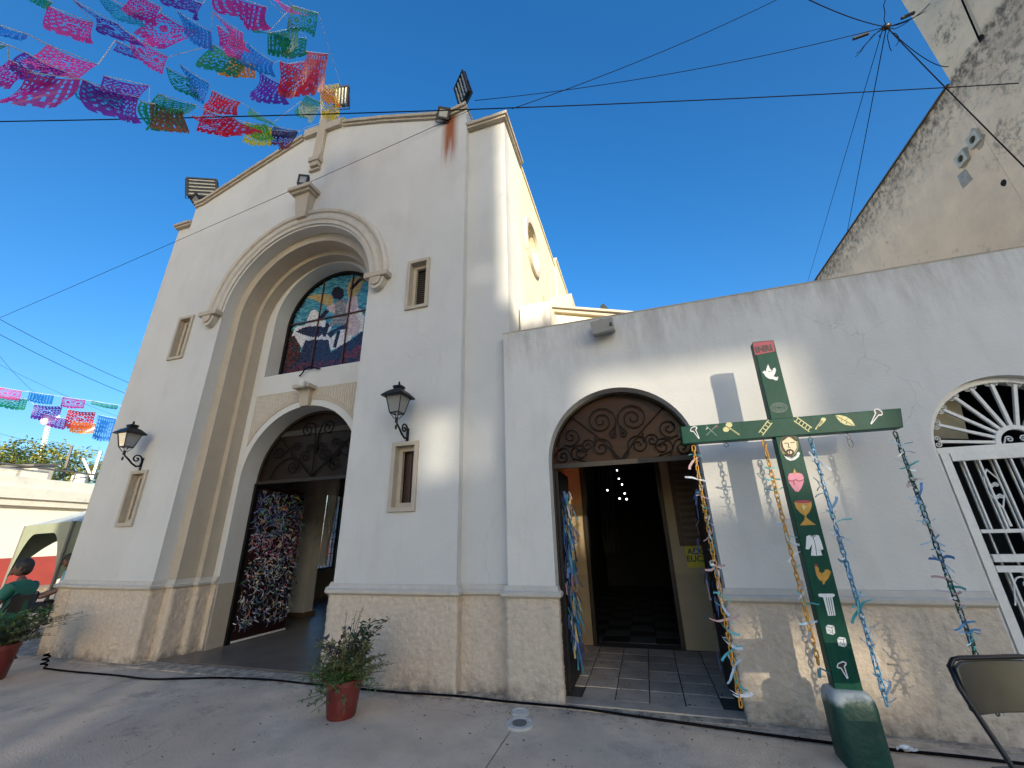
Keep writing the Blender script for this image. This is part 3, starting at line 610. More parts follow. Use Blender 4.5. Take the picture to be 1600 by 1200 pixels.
# door frame with iron fanlight
m_amber = glassy('amber_glass', (.50, .25, .12), .75, .2, .16, .3)
YD = 4.93
ty = MB().prism(band(AC, AW - .002, AW - .024, AS, 28, .01), [], YD - .02, YD + .03).box(AC - AW + .03, YD - .025, AS - .06, AC + AW - .03, YD + .035, AS - .005).build('door_frame', m_brown_iron, an_, smooth=True)
scr = []
def sc2(cx, cz, r, th, turns, ccw, tail, bend=0.):
    for sgn in (1, -1): scr.append([(AC + sgn * x, AS + z) for x, z in scroll((cx, cz), r, th, turns, ccw, tail, bend=bend)])
sc2(.19, .49, .19, radians(-150), 2.2, True, (.03, .33)); sc2(.055, .31, .05, radians(60), 1.4, True, (.02, .42))
sc2(.38, .20, .085, radians(180), 1.6, True, (.28, .30)); sc2(.22, .16, .13, radians(200), 1.7, True, (.02, .0), .1)
sc2(.58, .33, .12, radians(-60), 1.7, True, (.40, .12), -.1); sc2(.48, .12, .11, radians(0), 1.6, False, (.42, .01)); sc2(.70, .09, .10, radians(90), 1.6, True, (.55, .02), .1)
for sgn in (1, -1): scr.append([(AC, AS + .0), (AC + sgn * .25, AS + .30), (AC + sgn * .57, AS + .60)])
for s_ in scr:
    q = MB(); strip2d(q, s_, YD, .0075); q.build('scroll', m_scroll, ty, smooth=True)
MB().prism(arch(AC, AW - .04, AS, AS, 28)[1:-1], [], YD + .034, YD + .042).build('glass', m_amber, ty)
m_irondoor = mat('dark_iron_door', (.016, .014, .016), .5, .3, var=.3)
dl = MB().box(-.99, 4.97, .02, -.945, 5.70, 2.32).build('door_leaf', m_irondoor, an_)
dr = MB().box(.628, 4.97, .02, .666, 5.70, 2.32).build('door_leaf', m_irondoor, an_)
RC2 = [(.03, .10, .28), (.05, .25, .35), (.10, .13, .25), (.5, .5, .55), (.5, .35, .1), (.25, .12, .10)]
for leaf, sx_, x0, N in ((dl, 1, -.945, 330), (dr, -1, .628, 25)):
    rb = [MB() for _ in RC2]
    for i in range(N):
        y = random.uniform(4.97, 5.3) if random.random() < .7 else random.uniform(5.2, 5.6); z = random.uniform(.35, 2.1); L = random.uniform(.06, .2); w_ = random.uniform(.006, .012)
        x = x0 + sx_ * random.uniform(.01, .09); a = Vector((x, y, z)); b_ = a + Vector((sx_ * random.uniform(-.02, .05), random.uniform(-.05, .03), -L)); e = Vector((random.uniform(-1, 1), random.uniform(-1, 1), .2)).normalized() * w_
        rb[random.choice((0, 0, 0, 1, 1, 2, 3, 4, 5) if sx_ > 0 else (0, 2, 2, 3, 5))].add([a - e, a + e, b_ + e, b_ - e], [(0, 1, 2, 3)])
    for i, q in enumerate(rb):
        if q.f: q.build('ribbons', mat('annex_ribbon_%d' % i, RC2[i], .5, var=.2, coord='obj', scale=20), leaf, kind='stuff')
# vestibule
m_vest = mat('vestibule_cream', (.46, .35, .21), .8, var=.05, scale=3); m_vdado = mat('vestibule_dado', (.40, .31, .19), .8, var=.08, scale=4)
YB = 7.0
def vwall(x0, x1):
    MB().box(x0, YB, .97, x1, YB + .2, 3.5).build('vestibule_wall', m_vest, an_); MB().box(x0, YB - .012, 0, x1, YB + .2, .93).build('vestibule_dado', m_vdado, an_)
    MB().box(x0, YB - .035, .93, x1, YB + .2, .97).build('dado_rail', m_vdado, an_)
vwall(-1.3, -.95); vwall(.34, 1.7)
MB().box(-.95, YB, 2.95, .34, YB + .2, 3.5).build('lintel', m_vest, an_)
MB().box(-1.32, 5.001, 0, -1.22, YB, 3.5).box(1.7, 5.001, 0, 1.8, YB + .2, 3.5).build('vestibule_side', m_vest, an_)
MB().box(-.95, YB - .03, 0, -.89, YB + .22, 2.95).box(.28, YB - .03, 0, .34, YB + .22, 2.95).box(-.89, YB - .03, 2.89, .28, YB + .22, 2.95).build('inner_door_frame', m_brown_iron, an_)
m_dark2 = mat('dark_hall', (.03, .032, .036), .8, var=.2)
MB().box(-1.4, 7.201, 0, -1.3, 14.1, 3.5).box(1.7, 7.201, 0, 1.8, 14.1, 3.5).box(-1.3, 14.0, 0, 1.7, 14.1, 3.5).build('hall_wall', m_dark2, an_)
# draped sheet hanging in the hall
q = MB(); n = 30; vs = []
for r, zz in enumerate((3.4, 2.2, 1.0)):
    for i in range(n + 1):
        t = i / n; vs.append((-1.25 + t * .5, 12.9 + .06 * sin(t * 28 + r), zz))
q.add(vs, [(r * (n + 1) + i, r * (n + 1) + i + 1, (r + 1) * (n + 1) + i + 1, (r + 1) * (n + 1) + i) for r in range(2) for i in range(n)])
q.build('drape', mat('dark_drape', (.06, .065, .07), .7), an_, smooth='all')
bulb = None
m_bulb = emissive('lit_bulb', (1, .98, .92), 3)
for px, py, Y in ((964, 735, 12.5), (967, 748, 11.6), (972, 757, 10.9), (976, 771, 10.2), (949, 766, 10.2), (968, 779, 9.6), (979, 780, 9.4)):
    p = onY(px, py, Y)
    if bulb is None:
        bulb = MB().ball((0, 0, 0), .020, 8, 6).build('lit_bulb', m_bulb, an_, local=True); bulb.location = p - wl(an_)
    else: inst(bulb, an_, p - wl(an_))
# tiled floor
m_tile = [mat('cement_tile_%d' % i, c, .55, var=.22, scale=3, bump=.1, bscale=40, grime=.6, grime_col=(.09, .08, .07), grime_scale=5, grime_stretch=(1, 1, 1)) for i, c in enumerate(((.36, .31, .26), (.30, .265, .225), (.40, .345, .285)))]
MB().box(-1.3, 4.74, -.1, 1.7, 14.0, .0).build('floor_bed', mat('joint_grout', (.05, .045, .04), .9), an_)
tl = []
for mm in m_tile: tl.append(None)
tw = .333
for j in range(7):
    for i in range(9):
        x = -1.17 + i * tw; y = 4.915 + j * tw
        if x > 1.6 or y + tw > 7.05: continue
        if j < 1 and not (-1.0 < x + tw / 2 < .66): continue
        k = random.randrange(3); loc = Vector((x + tw / 2, y + tw / 2, .012 + random.uniform(-.002, .002))) - wl(an_)
        rot = (random.uniform(-.004, .004), random.uniform(-.004, .004), 0)
        if tl[k] is None:
            h = tw / 2 - .006
            tl[k] = MB().add([(-h, -h, -.02), (h, -h, -.02), (h, h, -.02), (-h, h, -.02), (-h, -h, -.003), (h, -h, -.003), (h, h, -.003), (-h, h, -.003), (-h + .004, -h + .004, 0), (h - .004, -h + .004, 0), (h - .004, h - .004, 0), (-h + .004, h - .004, 0)],
                              [(0, 3, 2, 1), (0, 1, 5, 4), (1, 2, 6, 5), (2, 3, 7, 6), (3, 0, 4, 7), (4, 5, 9, 8), (5, 6, 10, 9), (6, 7, 11, 10), (7, 4, 8, 11), (8, 9, 10, 11)]).build('tile', m_tile[k], an_, local=True)
            tl[k].location = loc; tl[k].rotation_euler = rot
        else: inst(tl[k], an_, loc, rot)
MB().box(-1.0, 4.735, -.1, .665, 4.912, .014).build('threshold', m_tile[0], an_)
m_ht = [mat('hall_tile_%d' % i, c, .3) for i, c in enumerate(((.10, .11, .11), (.025, .025, .028)))]; ht = [None, None]
for j in range(11):
    for i in range(7):
        k = (i + j) % 2; loc = Vector((-1.05 + i * .4, 7.42 + j * .4, .01)) - wl(an_)
        if ht[k] is None: ht[k] = MB().box(-.195, -.195, -.02, .195, .195, 0).build('hall_tile', m_ht[k], an_, local=True); ht[k].location = loc
        else: inst(ht[k], an_, loc)
# slatted notice board and yellow poster on the vestibule wall
nb = thing('notice_board', 'brown wooden board with rows of slats on the vestibule wall', 'notice board', (.75, YB, 1.9))
m_board = mat('board_wood', (.11, .055, .03), .6, var=.25, scale=6, stretch=(1, 1, 8))
MB().box(.50, YB - .05, 1.40, 1.25, YB - .001, 2.75).build('backing', mat('board_back', (.16, .12, .09), .8), nb)
MB().box(.47, YB - .07, 1.36, .53, YB - .002, 2.80).box(1.22, YB - .07, 1.36, 1.28, YB - .002, 2.80).box(.53, YB - .07, 1.36, 1.22, YB - .002, 1.42).build('frame', m_board, nb)
sl = None
for i in range(13):
    loc = Vector((.875, YB - .058, 1.47 + i * .098)) - wl(nb)
    if sl is None: sl = MB().box(-.33, -.008, -.026, .33, .008, .026).build('slat', m_board, nb, local=True); sl.location = loc
    else: inst(sl, nb, loc)
def text_mesh(s, size, m, parent, fr, name='lettering', depth=.0015, align='LEFT', bold=0.):
    cu = bpy.data.curves.new('t', 'FONT'); cu.body = s; cu.size = size; cu.extrude = depth; cu.align_x = align; cu.offset = bold; cu.space_character = 1.02
    to = bpy.data.objects.new('t', cu); C.objects.link(to)
    me = bpy.data.meshes.new_from_object(to.evaluated_get(bpy.context.evaluated_depsgraph_get())); bpy.data.objects.remove(to)
    off = wl(parent)
    for v in me.vertices: v.co = Vector(fr(v.co.x, v.co.y, v.co.z)) - off
    me.materials.clear(); me.materials.append(m); me.name = name
    o = bpy.data.objects.new(name, me); C.objects.link(o); o.parent = parent; return o
p0 = onY(1069, 848, YB - .01); p1 = onY(1075, 887, YB - .01)
ps = thing('yellow_poster', 'yellow poster with dark lettering below the slatted board', 'poster', (p0.x, YB, p1.z))
m_yel = mat('poster_yellow', (.62, .50, .03), .5, var=.04); m_ink = mat('poster_ink', (.03, .03, .05), .6)
MB().box(p0.x, YB - .006, p1.z, p0.x + .78, YB - .001, p0.z).build('sheet', m_yel, ps)
for s_, px, py in (('ADOREMOS', 1074.5, 866), ('EUCARISTIA', 1073.5, 877.5)):
    q = onY(px, py, YB - .01); text_mesh(s_, .115, m_ink, ps, lambda x, y, z, q=q: (q.x + x, YB - .008 - z, q.z + y), bold=.002)
# white iron gate with sunburst fanlight
gt = MB().prism(band(GC_, GW - .003, GW - .05, GS, 28, .01), [], 4.79, 4.83).box(GC_ - GW + .05, 4.785, GS - .02, GC_ + GW - .05, 4.835, GS + .035).build('iron_gate', m_white_iron, an_, smooth=True)
spoke = None
for i in range(11):
    a = pi * (i + .35) / 10.7; d = Vector((cos(a), 0, sin(a)))
    if a > pi: continue
    c = Vector((GC_, 4.81, GS + .04))
    MB().obox(c + d * .355, d * .205, Vector((0, .012, 0)), Vector((-d.z, 0, d.x)) * .013).build('spoke', m_white_iron, gt)
    for sg in (1, -1):
        e = c + d * .56; n_ = Vector((-d.z, 0, d.x)) * sg
        q = MB(); q.tube([e + n_ * (.028 + x) + d * z for x, z in scroll((0, .015), .028, radians(200), 1.5, False, (-.028, -.03), n=16)], .0055, 5); q.build('scroll', m_white_iron, gt, smooth=True)
MB().prism(band(GC_, .165, .125, GS + .036, 16, GS + .036), [], 4.795, 4.825).build('hub', m_white_iron, gt, smooth=True)
for sg in (1, -1):
    q = MB(); q.tube([(GC_ + sg * x, 4.81, GS + .04 + z) for x, z in scroll((.05, .035), .032, radians(0), 1.5, False, (.10, .0), n=16)], .006, 5); q.build('scroll', m_white_iron, gt, smooth=True)
MB().box(GC_ - .61, 4.775, .02, GC_ - .545, 4.825, GS - .022).box(GC_ + .545, 4.775, .02, GC_ + .61, 4.825, GS - .022).box(GC_ - .535, 4.775, GS - .095, GC_ + .535, 4.825, GS - .022).build('gate_frame', m_white_iron, gt)
for z0, z1 in ((1.50, 1.53), (1.19, 1.24), (.58, .62), (.05, .12)): MB().box(GC_ - .535, 4.78, z0, GC_ + .535, 4.82, z1).build('rail', m_white_iron, gt)
MB().box(GC_ - .535, 4.765, 1.27, GC_ - .10, 4.825, 1.33).build('lock_box', m_white_iron, gt)
for i in range(9):
    x = GC_ - .45 + i * .1125
    MB().box(x - .007, 4.79, 1.53, x + .007, 4.81, GS - .095).box(x - .007, 4.79, .12, x + .007, 4.81, 1.19).build('bar', m_white_iron, gt); MB().box(x + .05, 4.93, .05, x + .062, 4.945, GS - .03).build('rear_bar', m_white_iron, gt)
for x0 in (GC_ - .31, GC_ + .25):
    for sg in (1, -1):
        q = MB(); yy = 4.80 + sg * .004; q.tube([(x0, 4.80, 2.04), (x0 + sg * .05, 4.80, 1.95), (x0 + sg * .055, 4.80, 1.83), (x0, 4.80, 1.70), (x0 - sg * .004, 4.80, 1.55)], .007, 5)
        for cz in (1.90, 1.80): q.tube([(x0 + sg * (.02 + x), 4.80, cz + z) for x, z in scroll((0, 0), .022, radians(180), 1.5, sg > 0, n=14)], .006, 5)
        q.build('ornament', m_white_iron, gt, smooth=True)
        q = MB(); q.tube([(x0 + sg * (.05 + x), 4.80, 1.10 + z) for x, z in scroll((0, 0), .05, radians(90), 1.6, sg > 0, (.14, -.16), n=18)], .007, 5); q.build('scroll', m_white_iron, gt, smooth=True)
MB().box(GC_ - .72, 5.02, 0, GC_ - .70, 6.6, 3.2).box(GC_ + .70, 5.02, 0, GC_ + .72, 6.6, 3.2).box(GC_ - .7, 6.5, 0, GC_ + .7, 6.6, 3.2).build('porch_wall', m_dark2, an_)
MB().add([(GC_ - .68, 5.06, 2.42), (GC_ - .18, 5.06, 2.36), (GC_ - .10, 5.06, 2.9), (GC_ - .68, 5.06, 2.9), (GC_ - .68, 5.08, 2.42), (GC_ - .18, 5.08, 2.36), (GC_ - .10, 5.08, 2.9), (GC_ - .68, 5.08, 2.9)], [(0, 1, 2, 3), (7, 6, 5, 4), (0, 4, 5, 1), (1, 5, 6, 2), (2, 6, 7, 3), (3, 7, 4, 0)]).build('curtain', mat('tan_blind', (.36, .31, .20), .8, var=.2, scale=3), an_)

# ================================================================== AISLE behind the wing
ai = thing('side_chapel', 'pale sloping-topped chapel block rising behind the wing wall beside the tower', 'building', (-.4, 6, 0))
MB().box(-1.46, 5.35, 3.72, -.98, 6.4, 4.98).build('end_wall', m_wing, ai)
c0 = onY(845, 483, 6.1); c1 = onY(1010, 492, 6.1)
MB().prism([(c0.x, 3.72), (c1.x, 3.72), (c1.x, c1.z - .12), (c0.x, c0.z - .06)], [], 6.1, 6.35).build('sloping_wall', m_cream_lit, ai)
MB().prism([(c0.x - .02, c0.z - .058), (c1.x, c1.z - .118), (c1.x, c1.z - .06), (c0.x - .02, c0.z)], [], 6.02, 6.45).prism([(c0.x - .02, c0.z + .001), (c1.x, c1.z - .059), (c1.x, c1.z - .02), (c0.x - .02, c0.z + .04)], [], 5.97, 6.5).build('coping', m_beige, ai)
b0 = onY(860, 482, 7.4); b1 = onY(895, 482, 7.4)
MB().box(b0.x, 7.4, 4.6, b1.x, 7.9, onY(875, 462, 7.4).z).build('chimney_block', mat('tan_plaster', (.58, .47, .32), .8, var=.1, scale=5, grime=.4, grime_col=(.35, .3, .2)), ai)

# ================================================================== NEIGHBOUR
m_nb = mat('peeling_plaster', (.92, .71, .50), .85, var=.10, scale=1.4, bump=.3, bscale=30, bump2=.3)
def spots(sc, lo, hi, mk_lo, mk_hi, mk_sc, edge=None, k=.9):
    def f(n, l):
        g = n.new('ShaderNodeNewGeometry'); a = n.new('ShaderNodeTexNoise'); a.inputs['Scale'].default_value = sc; a.inputs['Detail'].default_value = 8; a.inputs['Roughness'].default_value = .72; l.new(g.outputs['Position'], a.inputs['Vector'])
        b = n.new('ShaderNodeTexNoise'); b.inputs['Scale'].default_value = mk_sc; b.inputs['Detail'].default_value = 3; l.new(g.outputs['Position'], b.inputs['Vector'])
        msk = maprange(n, l, b.outputs['Fac'], mk_lo, mk_hi, 0, 1)
        if edge:
            sp = n.new('ShaderNodeSeparateXYZ'); l.new(g.outputs['Position'], sp.inputs[0])
            e = math_n(n, l, 'MULTIPLY', maprange(n, l, sp.outputs[2], edge[0], edge[1], 0, 1), maprange(n, l, sp.outputs[2], 8.72, 8.9, 1, .12)); msk = math_n(n, l, 'MAXIMUM', math_n(n, l, 'MULTIPLY', e, .95), math_n(n, l, 'MULTIPLY', msk, edge[2]))
        v = math_n(n, l, 'ADD', a.outputs['Fac'], math_n(n, l, 'MULTIPLY', msk, .20))
        return math_n(n, l, 'MULTIPLY', maprange(n, l, v, lo, hi, 0, k), msk)
    return f
add_mask_color(m_nb, spots(2.2, .46, .74, .3, .6, .35, (6.9, 8.8, .30), .65), (.30, .20, .135))
add_mask_color(m_nb, spots(8, .61, .75, .48, .64, .55, (7.3, 8.7, .85), .88), (.055, .042, .032))
nb_ = thing('neighbour_building', 'tall tan building with blotchy peeling stained plaster', 'building', (8, 10, 0))
MB().box(6.0, 6.76, 0, 15, 30, 8.70).build('wall', m_nb, nb_)
MB().box(6.0, 5.1, 0, 15, 6.755, 14.5).build('wall', m_nb, nb_)
MB().box(5.97, 6.80, 8.701, 15, 30, 8.73).build('wall_top', mat('mossy_top', (.10, .085, .07), .9, var=.4, scale=8), nb_)
m_patch = mat('cement_patch', (.40, .38, .34), .9, var=.2, scale=10); m_vent = mat('vent_block_cream', (.55, .52, .42), .7); m_moss = mat('olive_dark', (.06, .06, .03), .9, var=.4, scale=20)
for px, py in ((1506, 247), (1525, 217)):
    p = onX(px, py, 6.0)
    n = 14; rr = [random.uniform(.11, .21) for _ in range(n)]
    pl = [(p.y + rr[i] * cos(2 * pi * i / n) * .8, p.z + rr[i] * sin(2 * pi * i / n) * 1.0) for i in range(n)]
    pt = MB().prism(pl, [], -.008, 0, yz(6.0)).build('cement_patch', m_patch, nb_)
    v = MB().prism(rect(p.y - .105, p.z - .115, p.y + .105, p.z + .115), [ringpoly(p.y, p.z, .062, 14)], -.05, 0, yz(6.0)).build('vent', m_vent, nb_)
    MB().prism(ringpoly(p.y, p.z, .07, 14), [], -.02, -.001, yz(6.0)).build('vent_hole', m_moss, v)
pt = onX(1508, 278, 6.0); MB().prism([(pt.y - .1, pt.z - .13), (pt.y + .12, pt.z - .12), (pt.y + .1, pt.z + .15), (pt.y - .08, pt.z + .12)], [], -.007, 0, yz(6.0)).build('cement_patch', m_patch, nb_)
MB().tube([onX(1503, 0, 5.97), onX(1530, 62, 5.97)], .012, 6).build('pipe', m_wire, nb_)
for px, py, r in ((1533, 60, .06), (1568, 285, .06)):
    p = onX(px, py, 6.0); pl = [(p.y + r * random.uniform(.6, 1.1) * cos(2 * pi * i / 9), p.z + r * random.uniform(.7, 1.3) * sin(2 * pi * i / 9)) for i in range(9)]
    MB().prism(pl, [], -.004, 0, yz(6.0)).build('plaster_hole', mat('hole_dark', (.02, .017, .015), 1), nb_)

# ================================================================== ADDED SHADE WALL (unseen, behind the camera; shades the front, its openings shape sun patches)
YO = -30.0
kx = -SUN_DIR.x / SUN_DIR.y; kz = -SUN_DIR.z / SUN_DIR.y
def sh(x, z): d = YF - YO; return (x + kx * d, z + kz * d)      # where the sun ray that meets the front at (x, z) crosses the added wall
op = thing('added_shade_wall', 'added unseen wall that shades the church front, with netted openings for sun patches', 'building', (20, YO, 0))
ob = [sh(-11.2, -20)[0], sh(-1.46, 0)[0], sh(22, 0)[0]]
tallz = sh(0, 11.2)[1]; lowz = sh(0, 4.82)[1]
hole = []
def sun_patch_hole(x0, z0, x1, z1): a = sh(x0, z0); b_ = sh(x1, z1); hole.append(rect(a[0], a[1], b_[0], b_[1]))
sun_patch_hole(-.55, 1.78, 1.95, 3.45); sun_patch_hole(.70, .22, 2.0, .78); sun_patch_hole(-2.72, 2.30, -2.08, 3.15)  # openings set where sun patches should fall on the front
sun_patch_hole(-1.93, 2.35, -1.68, 3.05); sun_patch_hole(-1.93, 5.32, -1.60, 5.50)
for x0, z0, x1, z1 in ((-7.05, -.62, -6.72, .03), (-6.42, -.62, -6.02, -.02), (-.85, .03, .28, .2), (-.2, -.62, .75, -.07), (1.5, -1.2, 3.4, -.3)): sun_patch_hole(x0, z0, x1, z1)
MB().prism([(ob[0], 0), (ob[0], tallz), (ob[1], tallz), (ob[1], lowz), (ob[2], lowz), (ob[2], 0)], hole, YO - .25, YO).build('wall', m_cream_lit, op)
net = bpy.data.materials.new('sun_dimming_net'); net.use_nodes = True; n_ = net.node_tree.nodes; n_.remove(n_['Principled BSDF'])  # added net that weakens the sun passing through the openings
tr_ = n_.new('ShaderNodeBsdfTransparent'); df_ = n_.new('ShaderNodeBsdfDiffuse'); df_.inputs[0].default_value = (.05, .06, .05, 1); mx_ = n_.new('ShaderNodeMixShader'); mx_.inputs[0].default_value = .28
net.node_tree.links.new(df_.outputs[0], mx_.inputs[1]); net.node_tree.links.new(tr_.outputs[0], mx_.inputs[2]); net.node_tree.links.new(mx_.outputs[0], n_['Material Output'].inputs[0])
for h in hole:
    (x0, z0), (x1, z1) = h[0], h[2]
    MB().quad((x0 - .1, YO - .28, z0 - .1), (x1 + .1, YO - .28, z0 - .1), (x1 + .1, YO - .28, z1 + .1), (x0 - .1, YO - .28, z1 + .1)).build('patch_net', net, op)

# ================================================================== LANTERNS AND FLOODLIGHTS
m_milk = glassy('milky_lantern_glass', (.62, .62, .60), .45, .15)
def lantern(px, py, label):
    """wall lantern: scrolled bracket, four-sided glass cage, hipped cap; px, py = where the bracket meets the wall"""
    w0 = onY(px, py, YF); t = thing('wall_lantern', label, 'lantern', w0, 'wall lanterns beside the portal')
    o = Vector(w0)
    MB().box(o.x - .02, o.y - .015, o.z - .10, o.x + .02, o.y - .001, o.z + .13).build('wall_plate', m_iron, t)
    q = MB(); cx = o.y - .30
    q.tube([(o.x, cx + y, o.z + .19 + z) for y, z in [(0, .02), (0, -.05)]], .02, 8)
    q.tube([(o.x, cx, o.z + .17), (o.x, cx + .02, o.z + .13), (o.x, cx + .08, o.z + .085), (o.x, cx + .15, o.z + .02), (o.x, cx + .22, o.z - .02), (o.x, cx + .295, o.z)], [.010, .012, .014, .015, .015, .016], 8)
    q.build('bracket', m_iron, t, smooth=True)
    q = MB(); q.tube([(o.x, o.y - .012 - y, o.z + .10 + z) for y, z in scroll((.085, .005), .075, radians(180), 1.4, True, (.012, -.10), n=22)], .0125, 8); q.build('scroll', m_iron, t, smooth=True)
    q = MB(); q.ball((o.x, cx, o.z + .08), .016, 8, 6, (1, 1, 2.2)); q.build('finial', m_iron, t, smooth=True)
    zb, zt, a, b_ = o.z + .27, o.z + .50, .068, .115
    fr_ = MB()
    for sx, sy in ((1, 1), (1, -1), (-1, -1), (-1, 1)):
        fr_.tube([(o.x + sx * a, cx + sy * a, zb), (o.x + sx * b_, cx + sy * b_, zt)], .007, 5)
        fr_.tube([(o.x + sx * a, cx + sy * a, zb), (o.x + sx * .02, cx + sy * .02, o.z + .19)], .006, 5)
    for z_, r_ in ((zb, a), (zt, b_)):
        P = [(o.x + sx * r_, cx + sy * r_, z_) for sx, sy in ((1, 1), (1, -1), (-1, -1), (-1, 1))]
        for i in range(4): fr_.tube([P[i], P[(i + 1) % 4]], .008, 5)
    fr_.build('cage', m_iron, t, kind='stuff')
    C4 = ((1, 1), (1, -1), (-1, -1), (-1, 1))
    for i in range(4):
        (sx, sy), (ux, uy) = C4[i], C4[(i + 1) % 4]
        MB().quad((o.x + sx * (a - .003), cx + sy * (a - .003), zb), (o.x + ux * (a - .003), cx + uy * (a - .003), zb), (o.x + ux * (b_ - .003), cx + uy * (b_ - .003), zt), (o.x + sx * (b_ - .003), cx + sy * (b_ - .003), zt)).build('pane', m_milk, t)
    cap = MB(); lv = [(.165, zt - .012), (.160, zt + .006), (.10, zt + .07), (.05, zt + .105), (.05, zt + .12), (.062, zt + .122), (.058, zt + .15), (.02, zt + .165)]
    vs = [(o.x + sx * r_, cx + sy * r_, z_) for r_, z_ in lv for sx, sy in C4]
    fs = [(i * 4 + k, i * 4 + (k + 1) % 4, (i + 1) * 4 + (k + 1) % 4, (i + 1) * 4 + k) for i in range(len(lv) - 1) for k in range(4)] + [(0, 1, 2, 3), (31, 30, 29, 28)]
    cap.add(vs, fs).build('cap', m_iron, t); MB().ball((o.x, cx, zt + .19), .016, 8, 6, (1, 1, 1.9)).build('cap_finial', m_iron, t, smooth=True)
    MB().ball((o.x, cx, zb + .10), .032, 8, 6, (1, 1, 1.4)).tube([(o.x, cx, zb - .02), (o.x, cx, zb + .07)], .014, 6).build('bulb', mat('bulb_white', (.75, .75, .72), .3), t, smooth=True)
lantern(221, 728, 'black iron lantern on the wall between the far corner and the portal arch')
lantern(637, 684, 'black iron lantern on the wall between the portal and the arched side door')

m_lens = mat('floodlight_lens', (.30, .30, .29), .15, var=.2, coord='obj', scale=8); m_led = mat('led_strip', (.45, .42, .33), .3, var=.3, coord='obj', scale=40); m_case = mat('floodlight_case', (.025, .025, .028), .5, .3, coord='obj', var=.2)
def flood(label, pos, w_, h_, aim, roll=0., led=0, yoke=True):
    """floodlight: finned case, lens or LED rows, U-shaped yoke; aim = direction the lens faces"""
    t = bpy.data.objects.new('floodlight', None); C.objects.link(t); tag(t, label, 'floodlight', 'floodlights on the church front'); t.location = pos
    f = Vector(aim).normalized(); qz = f.to_track_quat('-Y', 'Z'); t.rotation_mode = 'QUATERNION'; t.rotation_quaternion = qz @ Matrix.Rotation(roll, 3, 'Y').to_quaternion()
    d = min(w_, h_) * .18
    MB().box(-w_ / 2, 0, -h_ / 2, w_ / 2, d, h_ / 2).build('case', m_case, t, local=True, bevel=.01)
    fr_ = MB().prism(rect(-w_ / 2 - .006, -h_ / 2 - .006, w_ / 2 + .006, h_ / 2 + .006), [rect(-w_ / 2 + .03, -h_ / 2 + .03, w_ / 2 - .03, h_ / 2 - .03)], -.02, .0); fr_.build('bezel', m_case, t, local=True)
    if led:
        for i in range(led):
            x = -w_ / 2 + .06 + (w_ - .12) * i / (led - 1)
            st = MB().box(x - .016, -.012, -h_ / 2 + .04, x + .016, -.004, h_ / 2 - .04).build('led_bar', m_led, t, local=True)
    else: MB().box(-w_ / 2 + .03, -.012, -h_ / 2 + .03, w_ / 2 - .03, -.004, h_ / 2 - .03).build('lens', m_lens, t, local=True)
    for i in range(5):
        x = -w_ * .36 + w_ * .72 * i / 4; MB().box(x - .004, d, -h_ * .4, x + .004, d + .035, h_ * .4).build('fin', m_case, t, local=True)
    if yoke:
        MB().tube([(-w_ / 2 - .02, d / 2, 0), (-w_ / 2 - .02, d / 2 + .02, -h_ / 2 - .05), (w_ / 2 + .02, d / 2 + .02, -h_ / 2 - .05), (w_ / 2 + .02, d / 2, 0)], .012, 6).build('yoke', m_case, t, local=True)
    return t
flood('large floodlight with rows of lamps standing on the far low end of the gable', onY(316, 293, 4.9), .50, .62, (.55, -.8, -.10), radians(80), 5)
flood('small floodlight tucked under the larger one at the far low end of the gable', onY(306, 312, 4.66), .26, .18, (-.1, -.75, -.65), radians(-12))
flood('tall floodlight with bright LED columns standing on the gable end above the rust streak', onY(721, 140, 4.95), .40, .56, (-.62, -.75, -.22), radians(-4), 4)
flood('small floodlight at the head of the rust streak', onY(693, 177, 4.62), .22, .20, (.2, -.9, -.4), radians(14))
flood('small black floodlight standing on the large keystone of the portal arch', onY(474, 281, 4.50), .21, .19, (.15, -.95, -.25), radians(14))
flood('floodlight behind the yellow paper flags at the top of the gable', onY(533, 150, 5.0), .36, .46, (.1, -.9, -.3), radians(8), 4)
# grey box speaker on the wing wall
sp_ = thing('wall_speaker', 'grey box loudspeaker hung at the top edge of the white wing wall', 'speaker', onY(942, 510, 4.62))
p = onY(942, 511, 4.60)
MB().obox(p, (.135, 0, .012), (0, .10, .03), (-.006, -.025, .075)).build('cabinet', mat('speaker_grey', (.30, .29, .27), .6, var=.06, coord='obj'), sp_, bevel=.006)
MB().obox(p + Vector((.10, -.105, -.03)), (.014, 0, 0), (0, .004, 0), (0, 0, .02)).build('badge', m_black, sp_)
MB().tube([p + Vector((-.03, .02, .07)), p + Vector((-.03, .06, .14)), p + Vector((.06, .06, .14)), p + Vector((.06, .1, .07))], .01, 6).build('bracket', m_black, sp_)
rl = thing('roof_lamp', 'little dark lamp standing on the sloping chapel wall', 'lamp', onY(945, 487, 6.1))
p = onY(946, 484, 6.1); MB().obox(p, (.03, 0, .02), (0, .05, 0), (-.05, 0, .08)).build('head', m_case, rl); MB().tube([p + Vector((-.02, 0, -.06)), p + Vector((-.04, 0, -.14))], .012).build('stem', m_case, rl)

